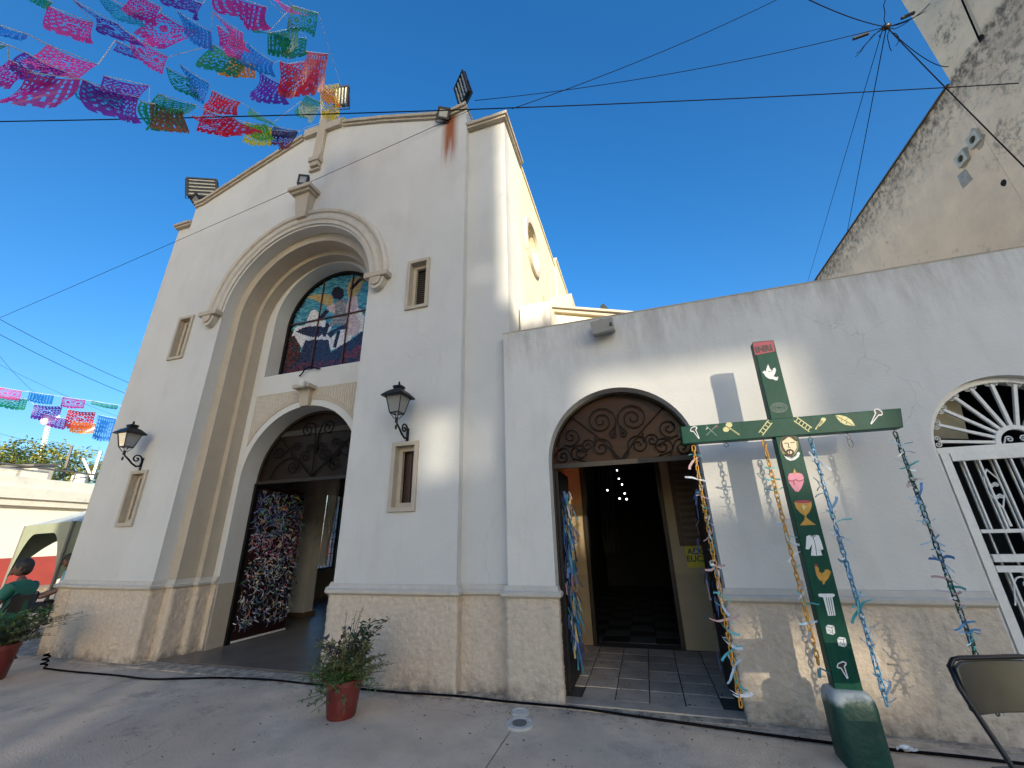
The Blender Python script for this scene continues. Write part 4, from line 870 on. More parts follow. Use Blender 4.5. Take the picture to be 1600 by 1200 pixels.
# ================================================================== THE GREEN CROSS
YC = 4.15
cr = thing('painted_cross', 'tall green wooden cross painted with passion symbols and hung with chains', 'cross', (1.29, 4.22, 0))
tl_, tr_x = onY(1176, 534, YC), onY(1209, 531, YC)
zt = tl_.z; xb0, xb1 = 1.195, 1.375
def post_x(z): t = z / zt; return xb0 + (tl_.x - xb0) * t, xb1 + (tr_x.x - xb1) * t
mb = MB(); a0, a1 = post_x(.30), post_x(zt)
mb.add([(a0[0], YC, .30), (a0[1], YC, .30), (a0[1], YC + .11, .30), (a0[0], YC + .11, .30), (a1[0], YC, zt), (a1[1], YC, zt - .01), (a1[1], YC + .11, zt - .01), (a1[0], YC + .11, zt)], [(0, 3, 2, 1), (4, 5, 6, 7), (0, 1, 5, 4), (1, 2, 6, 5), (2, 3, 7, 6), (3, 0, 4, 7)]).build('post', m_green, cr, bevel=.006)
A = [onY(1063, 667, YC), onY(1407, 638, YC), onY(1411, 668, YC), onY(1067, 694, YC)]
MB().prism([(A[3].x, A[3].z), (A[2].x, A[2].z), (A[1].x, A[1].z), (A[0].x, A[0].z)], [], YC - .012, YC + .095).build('crossbeam', m_green, cr, bevel=.006)
m_worn = mat('worn_base_paint', (.004, .052, .036), .45, var=.25, scale=6, bump=.25, bscale=25, grime=.2, grime_col=(.08, .12, .10), grime_scale=6)
def chip(n, l):
    g = n.new('ShaderNodeNewGeometry'); sp = n.new('ShaderNodeSeparateXYZ'); l.new(g.outputs['Position'], sp.inputs[0]); no = n.new('ShaderNodeTexNoise'); no.inputs['Scale'].default_value = 6; no.inputs['Detail'].default_value = 7; l.new(g.outputs['Position'], no.inputs['Vector'])
    h = maprange(n, l, sp.outputs[2], .31, .46, 0, 1)
    return maprange(n, l, math_n(n, l, 'ADD', no.outputs['Fac'], math_n(n, l, 'MULTIPLY', h, .55)), .72, .88, 0, .9)
add_mask_color(m_worn, chip, (.42, .44, .42))
def rbox(hw, zz, rr, n=6):
    out_ = []
    for q_, (sx, sy) in enumerate(((1, 1), (-1, 1), (-1, -1), (1, -1))):
        for k_ in range(n + 1):
            a = pi / 2 * (q_ + k_ / n); out_.append((1.285 + sx * (hw - rr) + rr * cos(a), YC + .055 + sy * (hw - rr) + rr * sin(a), zz))
    return out_
bl = [rbox(.142, 0, .06), rbox(.144, .05, .06), rbox(.143, .36, .06), rbox(.138, .405, .06), rbox(.122, .435, .06), rbox(.09, .45, .06)]; k = len(bl[0])
MB().add([v for r_ in bl for v in r_], [(i * k + q_, i * k + (q_ + 1) % k, (i + 1) * k + (q_ + 1) % k, (i + 1) * k + q_) for i in range(len(bl) - 1) for q_ in range(k)] + [tuple(range(k))[::-1], tuple(5 * k + q_ for q_ in range(k))]).build('base', m_worn, cr, smooth=True)
# painted symbols: thin coats of paint on the face of the wood
PW = mat('paint_white', (.72, .72, .70), .5, var=.06, scale=30); PB = mat('paint_black', (.012, .012, .014), .5); PY = mat('paint_pale_yellow', (.62, .56, .26), .5, var=.08, scale=30); PG = mat('paint_gold', (.50, .26, .035), .45, var=.2, scale=25)
PP = mat('paint_pink', (.70, .24, .32), .5, var=.1, scale=30); PR = mat('paint_red', (.30, .025, .05), .5, var=.15, scale=30); PSK = mat('paint_skin', (.72, .60, .38), .5, var=.05, scale=30); PBR = mat('paint_brown', (.055, .028, .014), .6); PHALO = mat('paint_halo', (.20, .17, .08), .5, var=.2, scale=30)
PGR = mat('paint_worn_grey', (.16, .20, .17), .6, var=.3, scale=60)
lay = [0]
def paint(polys, name, arm=False, label=None):
    """polys: [(material, [(px, py) ...])] in photograph pixels, laid as thin coats on the cross face"""
    Y0 = (YC - .012 if arm else YC); first = None
    for k_, (m_, P) in enumerate(polys):
        pts = [onY(x, y, Y0) for x, y in P]
        o = MB().prism([(p.x, p.z) for p in pts], [], Y0 - .0016 - .0008 * k_, Y0 - .0001).build(name if k_ == 0 else 'stroke', m_, first or cr)
        if k_ == 0:
            first = o
            if label: o['label'] = label
def line(pts, w_):
    L = []; Rr = []
    for i, p in enumerate(pts):
        a = Vector(pts[max(0, i - 1)]); b_ = Vector(pts[min(len(pts) - 1, i + 1)]); d = (b_ - a).normalized(); n_ = Vector((-d.y, d.x)) * w_ / 2
        L.append((p[0] + n_.x, p[1] + n_.y)); Rr.append((p[0] - n_.x, p[1] - n_.y))
    return L + Rr[::-1]
def ell(cx, cy, rx, ry, n=18, rot=0.):
    return [(cx + rx * cos(2 * pi * i / n) * cos(rot) - ry * sin(2 * pi * i / n) * sin(rot), cy + rx * cos(2 * pi * i / n) * sin(rot) + ry * sin(2 * pi * i / n) * cos(rot)) for i in range(n)]
def nail(cx, cy, s_, ang, arm):
    def T(L): return [(cx + s_ * (x * cos(ang) - y * sin(ang)), cy + s_ * (x * sin(ang) + y * cos(ang))) for x, y in L]
    O = [(-8, -9), (-4, -13), (4, -13), (8, -9), (7, -6), (3.5, -4), (1.2, 14), (-1.2, 14), (-3.5, -4), (-7, -6)]
    I = [(-6.2, -9), (-3, -11.3), (3, -11.3), (6.2, -9), (5, -7.2), (2, -5.5), (.2, 10), (-.2, 10), (-2, -5.5), (-5, -7.2)]
    paint([(PW, T(O)), (PB, T(I))], 'painted_nail', arm)
paint([(PR, [(1175.8, 535.5), (1208.5, 532.2), (1210.8, 549), (1180, 555)])], 'title_plate')
q = onY(1180.5, 551.8, YC); q2 = onY(1209, 547, YC); s_ = (q2 - q); s_ = Vector((s_.x, s_.z)); u_ = s_.normalized(); v_ = Vector((-u_.y, u_.x)); 
text_mesh('INRI', .092, PB, cr, lambda x, y, z: (q.x + u_.x * x * .85 + v_.x * y + .005, YC - .0045 - z * .5, q.z + u_.y * x * .85 + v_.y * y), bold=.003)
paint([(PW, [(1191, 582), (1194, 579), (1197, 580.5), (1197, 577), (1200, 569), (1203, 576), (1206, 579), (1208, 575.5), (1211, 574.5), (1212.5, 578), (1211, 584), (1208.5, 588), (1213, 589.5), (1216, 588.5), (1215, 594), (1212, 594.5), (1208, 592.5), (1202, 592), (1197, 589), (1194, 585), (1193.5, 583.5)]), (PGR, line([(1200, 581), (1205, 580), (1208, 577)], .9))], 'painted_dove')
for rx, ry, w_ in ((13, 7.5, .9), (10.5, 5.8, .8), (8, 4.2, .8), (5, 2.4, .8)):
    E_ = ell(1217, 637, rx, ry, 22); paint([(PGR, line(E_ + E_[:1], w_))], 'worn_wreath')
paint([(PHALO, ell(1233, 696, 14.5, 18.5)), (PBR, ell(1232, 694, 12, 15)), (PSK, [(1222, 690), (1228, 683.5), (1233, 681.5), (1239, 684), (1244, 690), (1244.5, 700), (1240, 707), (1235, 711), (1229, 707), (1224, 699)]), (PBR, [(1226, 706.5), (1230, 702.5), (1235, 701.5), (1240, 704), (1240.5, 710), (1236, 714), (1230, 712)]), (PSK, ell(1234, 707, 3.6, 2.6, 10)), (PBR, line([(1225, 692.5), (1228, 693), (1230.5, 692)], .9)), (PBR, line([(1235, 691.5), (1238, 692), (1241.5, 690.5)], .9)), (PBR, line([(1231.5, 692), (1232, 699), (1234.5, 699.5)], .7)), (PB, line([(1233, 704), (1233.5, 709)], 1.3)),
       (PBR, [(1221, 690), (1224, 683), (1231, 679), (1240, 681), (1246, 689), (1243, 689), (1237, 684), (1232, 682.5), (1226, 687)])], 'painted_face')
paint([(PW, [(1226, 709), (1231, 713.5), (1237, 716), (1243, 712), (1247, 706), (1250, 707.5), (1248, 714), (1242, 718.5), (1235, 720), (1229, 717.5), (1225, 712)]), (PGR, line([(1230, 714), (1237, 717.5), (1246, 710)], .7))], 'painted_collar')
paint([(PP, [(1231, 746), (1233, 740), (1238, 739), (1242, 740.5), (1247, 738.5), (1253, 740.5), (1256, 746), (1255.5, 754), (1252, 763), (1247.5, 768.5), (1243, 768), (1238, 762), (1233, 754)]), (PR, line([(1231, 750), (1237, 752), (1243, 749.5), (1249, 752), (1255.5, 749.5)], 1.6)), (PR, line([(1240, 752), (1241, 758)], 1.6)), (PG, [(1239, 740), (1240.5, 732), (1243, 736), (1245, 740)])], 'painted_heart')
paint([(PG, [(1241, 785), (1268, 783), (1268, 792), (1265, 800), (1260.5, 804), (1259.5, 808), (1265, 813), (1275, 820), (1250, 821), (1257, 812), (1257.5, 806), (1250, 801), (1244, 794)]), (PR, ell(1255, 784, 13.5, 2.4, 14)), (PY, [(1253, 792), (1255, 787.5), (1257, 791), (1260.5, 791.5), (1257.5, 794), (1256.5, 798), (1254.5, 795)])], 'painted_chalice')
paint([(PW, [(1260, 838), (1265, 836), (1270, 837.5), (1275, 835.5), (1279.5, 837), (1283, 846), (1286.5, 858), (1282, 860), (1279, 851), (1285, 867.5), (1276, 868.5), (1267, 868), (1269, 850), (1264, 858.5), (1259, 858)]), (PB, line([(1270, 838), (1274, 852), (1276, 868)], .9)), (PB, line([(1266, 836.5), (1270, 840), (1275, 836.5)], .9))], 'painted_robe')
paint([(PG, [(1273, 886), (1276, 884.5), (1279, 887.5), (1280, 893), (1284, 896), (1288, 893.5), (1289, 890), (1294, 889.5), (1298, 893), (1297, 898), (1294, 904), (1289.5, 908.5), (1288, 913), (1285.5, 913), (1285, 908.5), (1280, 906), (1276, 899), (1274, 890.5)]), (PR, [(1272.5, 884.5), (1274, 881.5), (1277, 882), (1277.5, 885)])], 'painted_rooster')
paint([(PW, [(1278, 929), (1280, 927.5), (1302, 927.5), (1304.5, 929.5), (1303, 932.5), (1300.5, 933), (1305.5, 961.5), (1294, 962), (1286, 933), (1280, 932.5)]), (m_green, line([(1290.5, 933), (1296.5, 961)], .9)), (m_green, line([(1294, 933), (1299.5, 961)], .9)), (m_green, line([(1297.5, 933), (1302.5, 961)], .9))], 'painted_column')
for cx, cy in ((1297.5, 984), (1315.5, 1003)):
    paint([(PW, [(cx - 7.5, cy - 5), (cx - 4, cy - 8), (cx + 5.5, cy - 6.5), (cx + 7.5, cy + 5), (cx + 4, cy + 8), (cx - 5.5, cy + 5.5)]), (PB, line([(cx - 7, cy - 5), (cx + 2, cy - 3.5), (cx + 4, cy + 7)], .8)), (PB, line([(cx + 2, cy - 3.5), (cx + 5.5, cy - 6.5)], .8)), (PB, ell(cx - 2.5, cy + .5, .9, .9, 6)), (PB, ell(cx + .5, cy + 3.5, .9, .9, 6))], 'painted_die')
nail(1318.5, 1047, 1.05, radians(-24), False)
nail(1087, 676, .78, radians(-30), True); nail(1368, 651, .98, radians(32), True)
paint([(PGR, line([(1103, 665), (1120, 681)], 1.4)), (PGR, line([(1120, 664), (1104, 680)], 1.4)), (PW, line([(1103, 671), (1106, 668)], 1.2)), (PR, line([(1118, 668), (1122, 666)], 1.8))], 'painted_tools', True)
paint([(PY, ell(1139, 664, 5.2, 4.2)), (PY, ell(1134.5, 671, 5, 4)), (PB, line([(1135, 666), (1141, 671)], 1)), (PY, line([(1140, 669), (1155, 679.5)], 2.0)), (PB, line([(1142, 670.5), (1154, 679)], .6))], 'painted_sponge', True)
def ladder(x0, y0, x1, y1, n):
    d = Vector((x1 - x0, y1 - y0)); e = Vector((-d.y, d.x)).normalized() * 3.6; P = [(PY, line([(x0 + e.x, y0 + e.y), (x1 + e.x, y1 + e.y)], 1.5)), (PY, line([(x0 - e.x, y0 - e.y), (x1 - e.x, y1 - e.y)], 1.5))]
    for i in range(n):
        t = (i + .5) / n; c = Vector((x0, y0)) + d * t; P.append((PY, line([(c.x + e.x, c.y + e.y), (c.x - e.x, c.y - e.y)], 1.3)))
    paint(P, 'painted_ladder', True)
ladder(1203.5, 658.5, 1188.5, 678, 4); ladder(1242.5, 654.5, 1266.5, 671.5, 5)
paint([(PY, ell(1286.5, 655.5, 4.2, 3, 10)), (PY, line([(1284, 657), (1274, 671)], 2.2)), (PY, line([(1288, 658), (1280, 666)], 1.6)), (PB, line([(1284.5, 656.5), (1276, 669)], .6))], 'painted_pincers', True)
paint([(PY, [(1305, 649), (1312, 648.5), (1322, 651), (1330, 656), (1334, 661.5), (1336, 666.5), (1330, 665), (1321, 664), (1313, 659.5), (1308, 654)]), (PBR, line([(1306, 650), (1318, 656), (1336, 666.5)], .8)), (PBR, line([(1314, 653), (1317, 651)], .5)), (PBR, line([(1320, 657), (1325, 654)], .5)), (PBR, line([(1316, 655), (1314, 658)], .5)), (PBR, line([(1323, 659), (1322, 663)], .5))], 'painted_feather', True)
# hooks under the beam
def hook(x, z, L=.05, closed=False):
    pts = [(x, YC + .045, z), (x, YC + .045, z - L)] + [(x + .017 * sin(2 * pi * i / 10 * .8), YC + .045, z - L - .017 + .017 * cos(2 * pi * i / 10 * .8)) for i in range(1, 11)]
    MB().tube(pts, .0035, 6).build('hook', m_black, cr, smooth=True)
hx = [(.545, 2.366), (.835, 2.363), (1.150, 2.361), (1.522, 2.357), (1.81, 2.355), (2.148, 2.352)]
for x, z in hx: hook(x, z + .005, .02)
cb = thing('carabiner', 'empty black snap hook hanging under the beam between the blue and green chains', 'carabiner', (1.81, YC + .045, 2.30))
MB().tube([(1.81 + .018 * cos(a) * 1, YC + .045, 2.268 + .04 * sin(a)) for a in [2 * pi * i / 14 * .86 + .6 for i in range(15)]], .004, 6).build('ring', m_black, cb, smooth=True)
MB().tube([(1.822, YC + .045, 2.29), (1.83, YC + .045, 2.255)], .003, 5).build('gate', m_black, cb)

# ------------------------------------------------------------------ chains, link by link, with knotted ribbons
def link_mesh(L=.060, W=.030, r=.0056, n=14):
    pts = []
    h = L / 2 - W / 2
    for i in range(n // 2): a = pi * i / (n // 2 - 1); pts.append((W / 2 * cos(a), 0, h + W / 2 * sin(a)))
    for i in range(n // 2): a = pi + pi * i / (n // 2 - 1); pts.append((W / 2 * cos(a), 0, -h + W / 2 * sin(a)))
    return MB().tube(pts, r, 5, closed=True)
RIB = {}
def ribbon_variant(k):
    random.seed(100 + k); q = MB(); w_ = random.uniform(.006, .011)
    for s_ in (1, -1):
        L = random.uniform(.05, .13); a = random.uniform(.1, 1.1) * (1 if random.random() < .6 else -1) ; p = Vector((0, 0, 0)); pts = []
        d = Vector((s_ * cos(a), random.uniform(-.5, .2), sin(a)))
        for i in range(5):
            pts.append(p.copy()); p = p + d.normalized() * L / 4; d = d + Vector((0, 0, -.22)) + Vector((random.uniform(-.2, .2), random.uniform(-.2, .2), random.uniform(-.2, .2)))
        e = Vector((random.uniform(-.4, .4), random.uniform(-.5, .5), 1)).normalized() * w_
        vs = [x for p_ in pts for x in (p_ - e, p_ + e)]; q.add(vs, [(i * 2, i * 2 + 1, i * 2 + 3, i * 2 + 2) for i in range(4)])
    q.ball((0, -.004, 0), .009, 6, 4); return q
def chain(label, x, ztop, zbot, m_link, cols, nrib, sway=0., group='chains hanging from the cross'):
    y = YC + .045; t = thing('hanging_chain', label, 'chain', (x, y, ztop), group); pitch = .046; n = int((ztop - zbot) / pitch)
    src = None
    for i in range(n):
        z = -.028 - i * pitch; off = sway * sin(i * .35) * .004
        rot = (random.uniform(-.06, .06), random.uniform(-.05, .05), (i % 2) * radians(82) + random.uniform(-.35, .35) + .4)
        if src is None:
            src = link_mesh().build('link', m_link, t, local=True, smooth='all'); src.location = (off, 0, z); src.rotation_euler = rot
        else: inst(src, t, (off, 0, z), rot)
    st = random.getstate(); rs = random.Random(int(x * 1000))
    for k in range(nrib):
        z = -(.08 + (ztop - zbot - .12) * (k + rs.random()) / nrib); v = rs.randrange(9); c = rs.choice(cols)
        m_ = RIB.setdefault(c, mat('chain_ribbon_%d' % len(RIB), c, .35, var=.12, coord='obj', scale=20))
        if v not in RIBM: RIBM[v] = ribbon_variant(v)
        key = (v, c)
        if key not in RIBO:
            o = RIBM[v].build('ribbon', m_, t, local=True); RIBO[key] = o
        else: o = inst(RIBO[key], t, (0, 0, 0))
        o.location = (0, -.006, z); o.rotation_euler = (rs.uniform(-.5, .5), rs.uniform(-3.1, 3.1), rs.uniform(-1.6, 1.6)); s2 = rs.uniform(.5, 1.15); o.scale = (s2, s2, s2)
    random.setstate(st); return t
RIBM = {}; RIBO = {}
m_ych = mat('chain_yellow', (.62, .30, .03), .35, var=.15, coord='obj', scale=30); m_bch = mat('chain_blue', (.06, .25, .42), .35, var=.15, coord='obj', scale=30); m_gch = mat('chain_dark_green', (.012, .05, .035), .35, var=.2, coord='obj', scale=30)
Wt, Lb, Te, Pu, Bl, Pk, Gr, Lg = (.66, .67, .70), (.36, .52, .66), (.10, .42, .42), (.30, .20, .55), (.05, .18, .38), (.6, .42, .44), (.02, .30, .18), (.45, .6, .48)
chain('yellow plastic chain nearest the doorway, thick with pale knotted ribbons', .545, 2.35, .26, m_ych, [Wt, Wt, Lb, Te, Lg, Pk, Bl, Wt, Pk], 44)
chain('yellow plastic chain beside the post, with a few white and teal knots', 1.150, 2.345, .56, m_ych, [Wt, Te, Lb, Wt], 20)
chain('blue chain right beside the post with purple and teal ribbons', 1.522, 2.34, .33, m_bch, [Pu, Te, Lb, Bl, Wt, Bl, Lb], 40)
chain('dark green chain at the outer end of the beam with teal ribbons', 2.148, 2.335, .33, m_gch, [Te, Bl, Te, Gr, Pk, Lb, Gr, Pu, Wt], 58)
tie = thing('tie_ribbon', 'teal ribbon tying the foot of the yellow chain to the post', 'ribbon', (1.14, YC + .04, .55))
MB().tube([(1.145, YC + .04, .57), (1.17, YC + .03, .56), (1.215, YC + .02, .53)], .006, 5).build('strand', mat('teal_cloth', (.08, .22, .25), .6), tie); MB().obox((1.135, YC + .03, .535), (.006, 0, .03), (0, .002, 0), (.012, 0, -.003)).build('tail', mat('teal_cloth', (.08, .22, .25), .6), tie)

# ================================================================== YARD OBJECTS
def tubecurve(name, label, cat, pts, r, m_, group=None):
    # smooth through points (Catmull-Rom)
    P = [Vector(p) for p in pts]; P = [P[0] * 2 - P[1]] + P + [P[-1] * 2 - P[-2]]; outp = []
    for i in range(1, len(P) - 2):
        for k_ in range(8):
            t = k_ / 8; a, b_, c, d = P[i - 1:i + 3]
            outp.append(.5 * ((2 * b_) + (c - a) * t + (2 * a - 5 * b_ + 4 * c - d) * t * t + (3 * b_ - 3 * c + d - a) * t ** 3))
    outp.append(P[-2]); return tag(MB().tube(outp, r, 6).build(name, m_, None, smooth='all'), label, cat, group)
gp = [onZ(x, y, .012) for x, y in ((68, 1044), (110, 1049), (180, 1055), (235, 1061), (290, 1060), (350, 1059), (420, 1062), (480, 1068), (560, 1076), (640, 1083), (720, 1088), (800, 1097), (900, 1106), (1000, 1120), (1100, 1134), (1200, 1148), (1300, 1161), (1400, 1172), (1520, 1184), (1700, 1206))]
tubecurve('ground_cable', 'long black cable lying across the yard along the foot of the church', 'cable', gp, .011, m_wire)
cc = onZ(67, 1044); coil = thing('cable_coil', 'short twisted end of black cable standing at the far corner of the church', 'cable', cc)
MB().tube([(cc.x + .035 * cos(i * .9), cc.y + .035 * sin(i * .9), .02 + i * .0075) for i in range(22)], .012, 6).build('coil', m_wire, coil, smooth='all')
m_cov = mat('white_plastic_cover', (.50, .47, .42), .5, var=.15, scale=20, grime=.5, grime_col=(.16, .14, .12), grime_scale=12)
for (px, py, r, lab) in ((813, 1115, .085, 'small plain round drain cover nearest the rough wall'), (812, 1133, .125, 'larger round drain cover with a dark centre')):
    p = onZ(px, py); t = thing('drain_cover', lab, 'drain cover', p)
    MB().lathe([(r, -.02), (r, .012), (r * .93, .018), (r * .86, .012), (r * .8, .013), (.001, .014)], p, 24).build('lid', m_cov, t, smooth=True)
    if r > .1: MB().lathe([(r * .52, .01), (r * .52, .021), (r * .44, .018), (.001, .017)], p, 20).build('plug', mat('dark_plug', (.10, .11, .11), .6, var=.3, scale=30), t, smooth=True)
p = onZ(1412, 1178); pp = thing('paper_scrap', 'crumpled white scrap of paper on the ground behind the cross base', 'paper', p)
q = MB(); G = 6
for i in range(G):
    for j in range(4): q.v.append(Vector((p.x - .04 + .13 * i / 5, p.y - .02 + .06 * j / 3, .015 + random.uniform(0, .03))))
q.f = [(i * 4 + j, i * 4 + j + 1, (i + 1) * 4 + j + 1, (i + 1) * 4 + j) for i in range(G - 1) for j in range(3)]; q.build('sheet', PW, pp)
# fallen leaves and crumbs
q = MB()
for i in range(420):
    x, y = random.uniform(-5.5, 1.6), random.uniform(2.9, 4.68)
    if random.random() < .35: x, y = random.uniform(-.95, .6), random.uniform(4.9, 6.6)
    if random.random() < .15: x, y = random.uniform(-2, 1.2), random.uniform(4.3, 4.66)
    s_ = random.uniform(.006, .018); a = random.uniform(0, 6.3); zz = .016 if y > 4.7 else .008
    d = Vector((cos(a), sin(a), random.uniform(-.1, .2))) * s_; e = Vector((-sin(a), cos(a), random.uniform(-.1, .3))) * s_ * .55; c = Vector((x, y, zz + .004))
    q.add([c - d, c + e, c + d, c - e], [(0, 1, 2, 3)])
o = q.build('leaf_litter', mat('dry_leaf', (.030, .022, .016), .9, var=.4, scale=30), None, kind='stuff'); tag(o, 'tiny dark dry leaves and crumbs scattered over the yard', 'leaves')

# ------------------------------------------------------------------ plants
m_leafA = mat('leaf_mid_green', (.06, .13, .028), .5, var=.35, scale=12, coord='pos'); m_leafB = mat('leaf_purple_green', (.045, .035, .045), .5, var=.4, scale=12); m_leafC = mat('leaf_olive', (.12, .135, .045), .55, var=.3, scale=12); m_leafD = mat('leaf_dark', (.02, .045, .018), .45, var=.3, scale=12); m_stem = mat('plant_stem', (.07, .06, .035), .7, var=.3)
def leaf(q, p, d, L, W, rs):
    d = d.normalized(); s_ = d.cross(Vector((0, 0, 1))); s_ = s_.normalized() if s_.length > .01 else Vector((1, 0, 0)); u = s_.cross(d)
    s_ = (s_ + u * rs.uniform(-.6, .6)).normalized(); mid = p + d * L * .5 + u * L * .10
    q.add([p, mid + s_ * W, p + d * L - u * L * .06, mid - s_ * W], [(0, 1, 2), (0, 2, 3)])
def potted(label, loc, pr, phh, plist, group='potted plants in the yard', pot_taper=.8):
    t = thing('potted_plant', label, 'potted plant', loc, group); L0 = Vector(loc)
    MB().lathe([(pr * pot_taper * .96, 0), (pr * pot_taper, .01), (pr, phh * .86), (pr * 1.06, phh * .87), (pr * 1.06, phh), (pr * .96, phh), (pr * .93, phh * .9)], L0, 26).build('pot', m_pot, t, smooth=True)
    MB().lathe([(pr * .93, phh * .86), (pr * .5, phh * .9), (.001, phh * .91)], L0, 20).build('soil', m_soil, t)
    fol = {}; stems = MB()
    rs = random.Random(label)
    for (kind, n, spread, hmin, hmax, mA, LL, WW, nl, lean) in plist:
        q = fol.setdefault(kind, (MB(), mA))[0]
        for i in range(n):
            a = rs.uniform(0, 2 * pi); r = pr * .7 * sqrt(rs.random()); p = L0 + Vector((r * cos(a), r * sin(a), phh * .88)); H = rs.uniform(hmin, hmax)
            tip = p + Vector((spread * rs.uniform(.2, 1) * cos(a) + lean[0], spread * rs.uniform(.2, 1) * sin(a) + lean[1], H)); ctl = p + Vector((0, 0, H * .75))
            pts = [p * (1 - s_) ** 2 + ctl * 2 * s_ * (1 - s_) + tip * s_ * s_ for s_ in [k_ / 6 for k_ in range(7)]]
            stems.tube(pts, [.005 - .0005 * k_ for k_ in range(7)], 4)
            for k_ in range(nl):
                s_ = rs.uniform(.25, 1.0); c = p * (1 - s_) ** 2 + ctl * 2 * s_ * (1 - s_) + tip * s_ * s_
                d = Vector((rs.gauss(0, 1), rs.gauss(0, 1), rs.gauss(.1, .6))); leaf(q, c, d, LL * rs.uniform(.6, 1.2), WW * rs.uniform(.7, 1.2), rs)
    stems.build('stems', m_stem, t, kind='stuff')
    for kind, (q, mA) in fol.items(): q.build('foliage', mA, t, kind='stuff')
    return t
pp_ = onZ(531, 1122)
potted('bushy potted plant in a red pot beside the portal, in front of the rough wall', (-3.0, 3.98, 0), .165, .31,
       [('fine', 90, .28, .04, .18, m_leafA, .045, .007, 26, (-.06, -.02)), ('mid', 56, .31, .12, .42, m_leafC, .05, .009, 20, (0, 0)), ('purple', 12, .26, .25, .46, m_leafB, .085, .022, 9, (-.10, 0)), ('tall', 7, .12, .45, .64, m_leafC, .04, .007, 8, (.03, 0)), ('dark', 6, .11, .42, .55, m_leafD, .075, .017, 20, (.26, .03)), ('low', 24, .40, -.12, .05, m_leafA, .05, .008, 16, (.05, -.05)), ('side', 22, .2, .1, .25, m_leafC, .05, .009, 16, (.26, .06))])
potted('leafy potted plant in a red pot in front of the seated people', (-8.22, 3.80, 0), .19, .40,
       [('mid', 46, .42, .10, .40, m_leafD, .075, .018, 18, (0, 0)), ('bright', 20, .32, .2, .45, m_leafA, .08, .02, 14, (-.1, .1)), ('thin', 34, .62, .08, .42, m_leafC, .045, .008, 16, (.32, .1))], pot_taper=.8)

# ------------------------------------------------------------------ chairs
m_chairf = mat('chair_frame_black', (.012, .012, .014), .3, .5, var=.2, coord='obj'); m_pad = mat('chair_pad_dark', (.034, .032, .022), .32, var=.2, coord='obj', scale=6, coat=.3); m_padb = mat('chair_pad_black', (.014, .014, .016), .35, var=.2, coord='obj')
def chair(label, loc, rz, pad, W=.46, group='black folding chairs'):
    """front of the seat towards local -Y"""
    t = thing('folding_chair', label, 'chair', loc, group, rz); h = W / 2
    for s_ in (-1, 1):
        MB().tube([(s_ * h, .18, .88), (s_ * h, .165, .78), (s_ * h, -.02, .40), (s_ * h, -.22, .0)], .012, 8).build('front_leg', m_chairf, t, local=True, smooth='all')
        MB().tube([(s_ * (h - .035), -.16, .43), (s_ * (h - .035), .20, .0)], .011, 8).build('rear_leg', m_chairf, t, local=True, smooth='all')
    MB().tube([(-h, .175, .845), (-h + .006, .177, .88), (-h + .03, .18, .902), (-h + .07, .181, .908), (h - .07, .181, .908), (h - .03, .18, .902), (h - .006, .177, .88), (h, .175, .845)], .012, 8).build('top_rail', m_chairf, t, local=True, smooth='all')
    MB().tube([(-h, -.15, .13), (h, -.15, .13)], .008, 6).build('stretcher', m_chairf, t, local=True); MB().tube([(-h + .035, .12, .1), (h - .035, .12, .1)], .008, 6).build('stretcher', m_chairf, t, local=True)
    q = MB(); N = 9
    for i in range(N):
        u = -1 + 2 * i / (N - 1); x = u * (h - .010); y = .155 + .035 * (1 - u * u); e = .02 if abs(u) == 1 else 0
        q.v += [Vector((x, y - .012, .66 + e)), Vector((x, y - .002, .893 - e)), Vector((x, y + .022, .893 - e)), Vector((x, y + .012, .66 + e))]
    q.f = [(i * 4 + k_, i * 4 + (k_ + 1) % 4, (i + 1) * 4 + (k_ + 1) % 4, (i + 1) * 4 + k_) for i in range(N - 1) for k_ in range(4)] + [(0, 1, 2, 3), ((N - 1) * 4 + 3, (N - 1) * 4 + 2, (N - 1) * 4 + 1, (N - 1) * 4)]
    q.build('backrest', pad, t, local=True, smooth=True, bevel=.008)
    MB().prism([(-h + .03, -.20), (h - .03, -.20), (h - .015, -.17), (h - .02, .17), (-h + .02, .17), (-h + .015, -.17)], [], .425, .455, lambda x, y, z: (x, z, y)).build('seat', pad, t, local=True, bevel=.01)
    return t
a, b_ = onZ(1489, 1034, .90), onZ(1600, 1031, .90)
ang = atan2(b_.y - a.y, b_.x - a.x); cpos = a + Vector((cos(ang), sin(ang), 0)) * .235 + Vector((sin(ang), -cos(ang), 0)) * .15
chair('black folding chair with a dark olive padded back beside the cross', (cpos.x, cpos.y, 0), ang, m_pad, .47)
chair('empty black folding chair between the two seated people', (-12.5, 6.45, 0), radians(35), m_padb)
chair('black folding chair carrying the person in the green shirt', (-9.4, 4.28, 0), radians(-60), m_padb)
chair('black folding chair carrying the person in the pale blue shirt', (-10.95, 5.62, 0), radians(-25), m_padb)

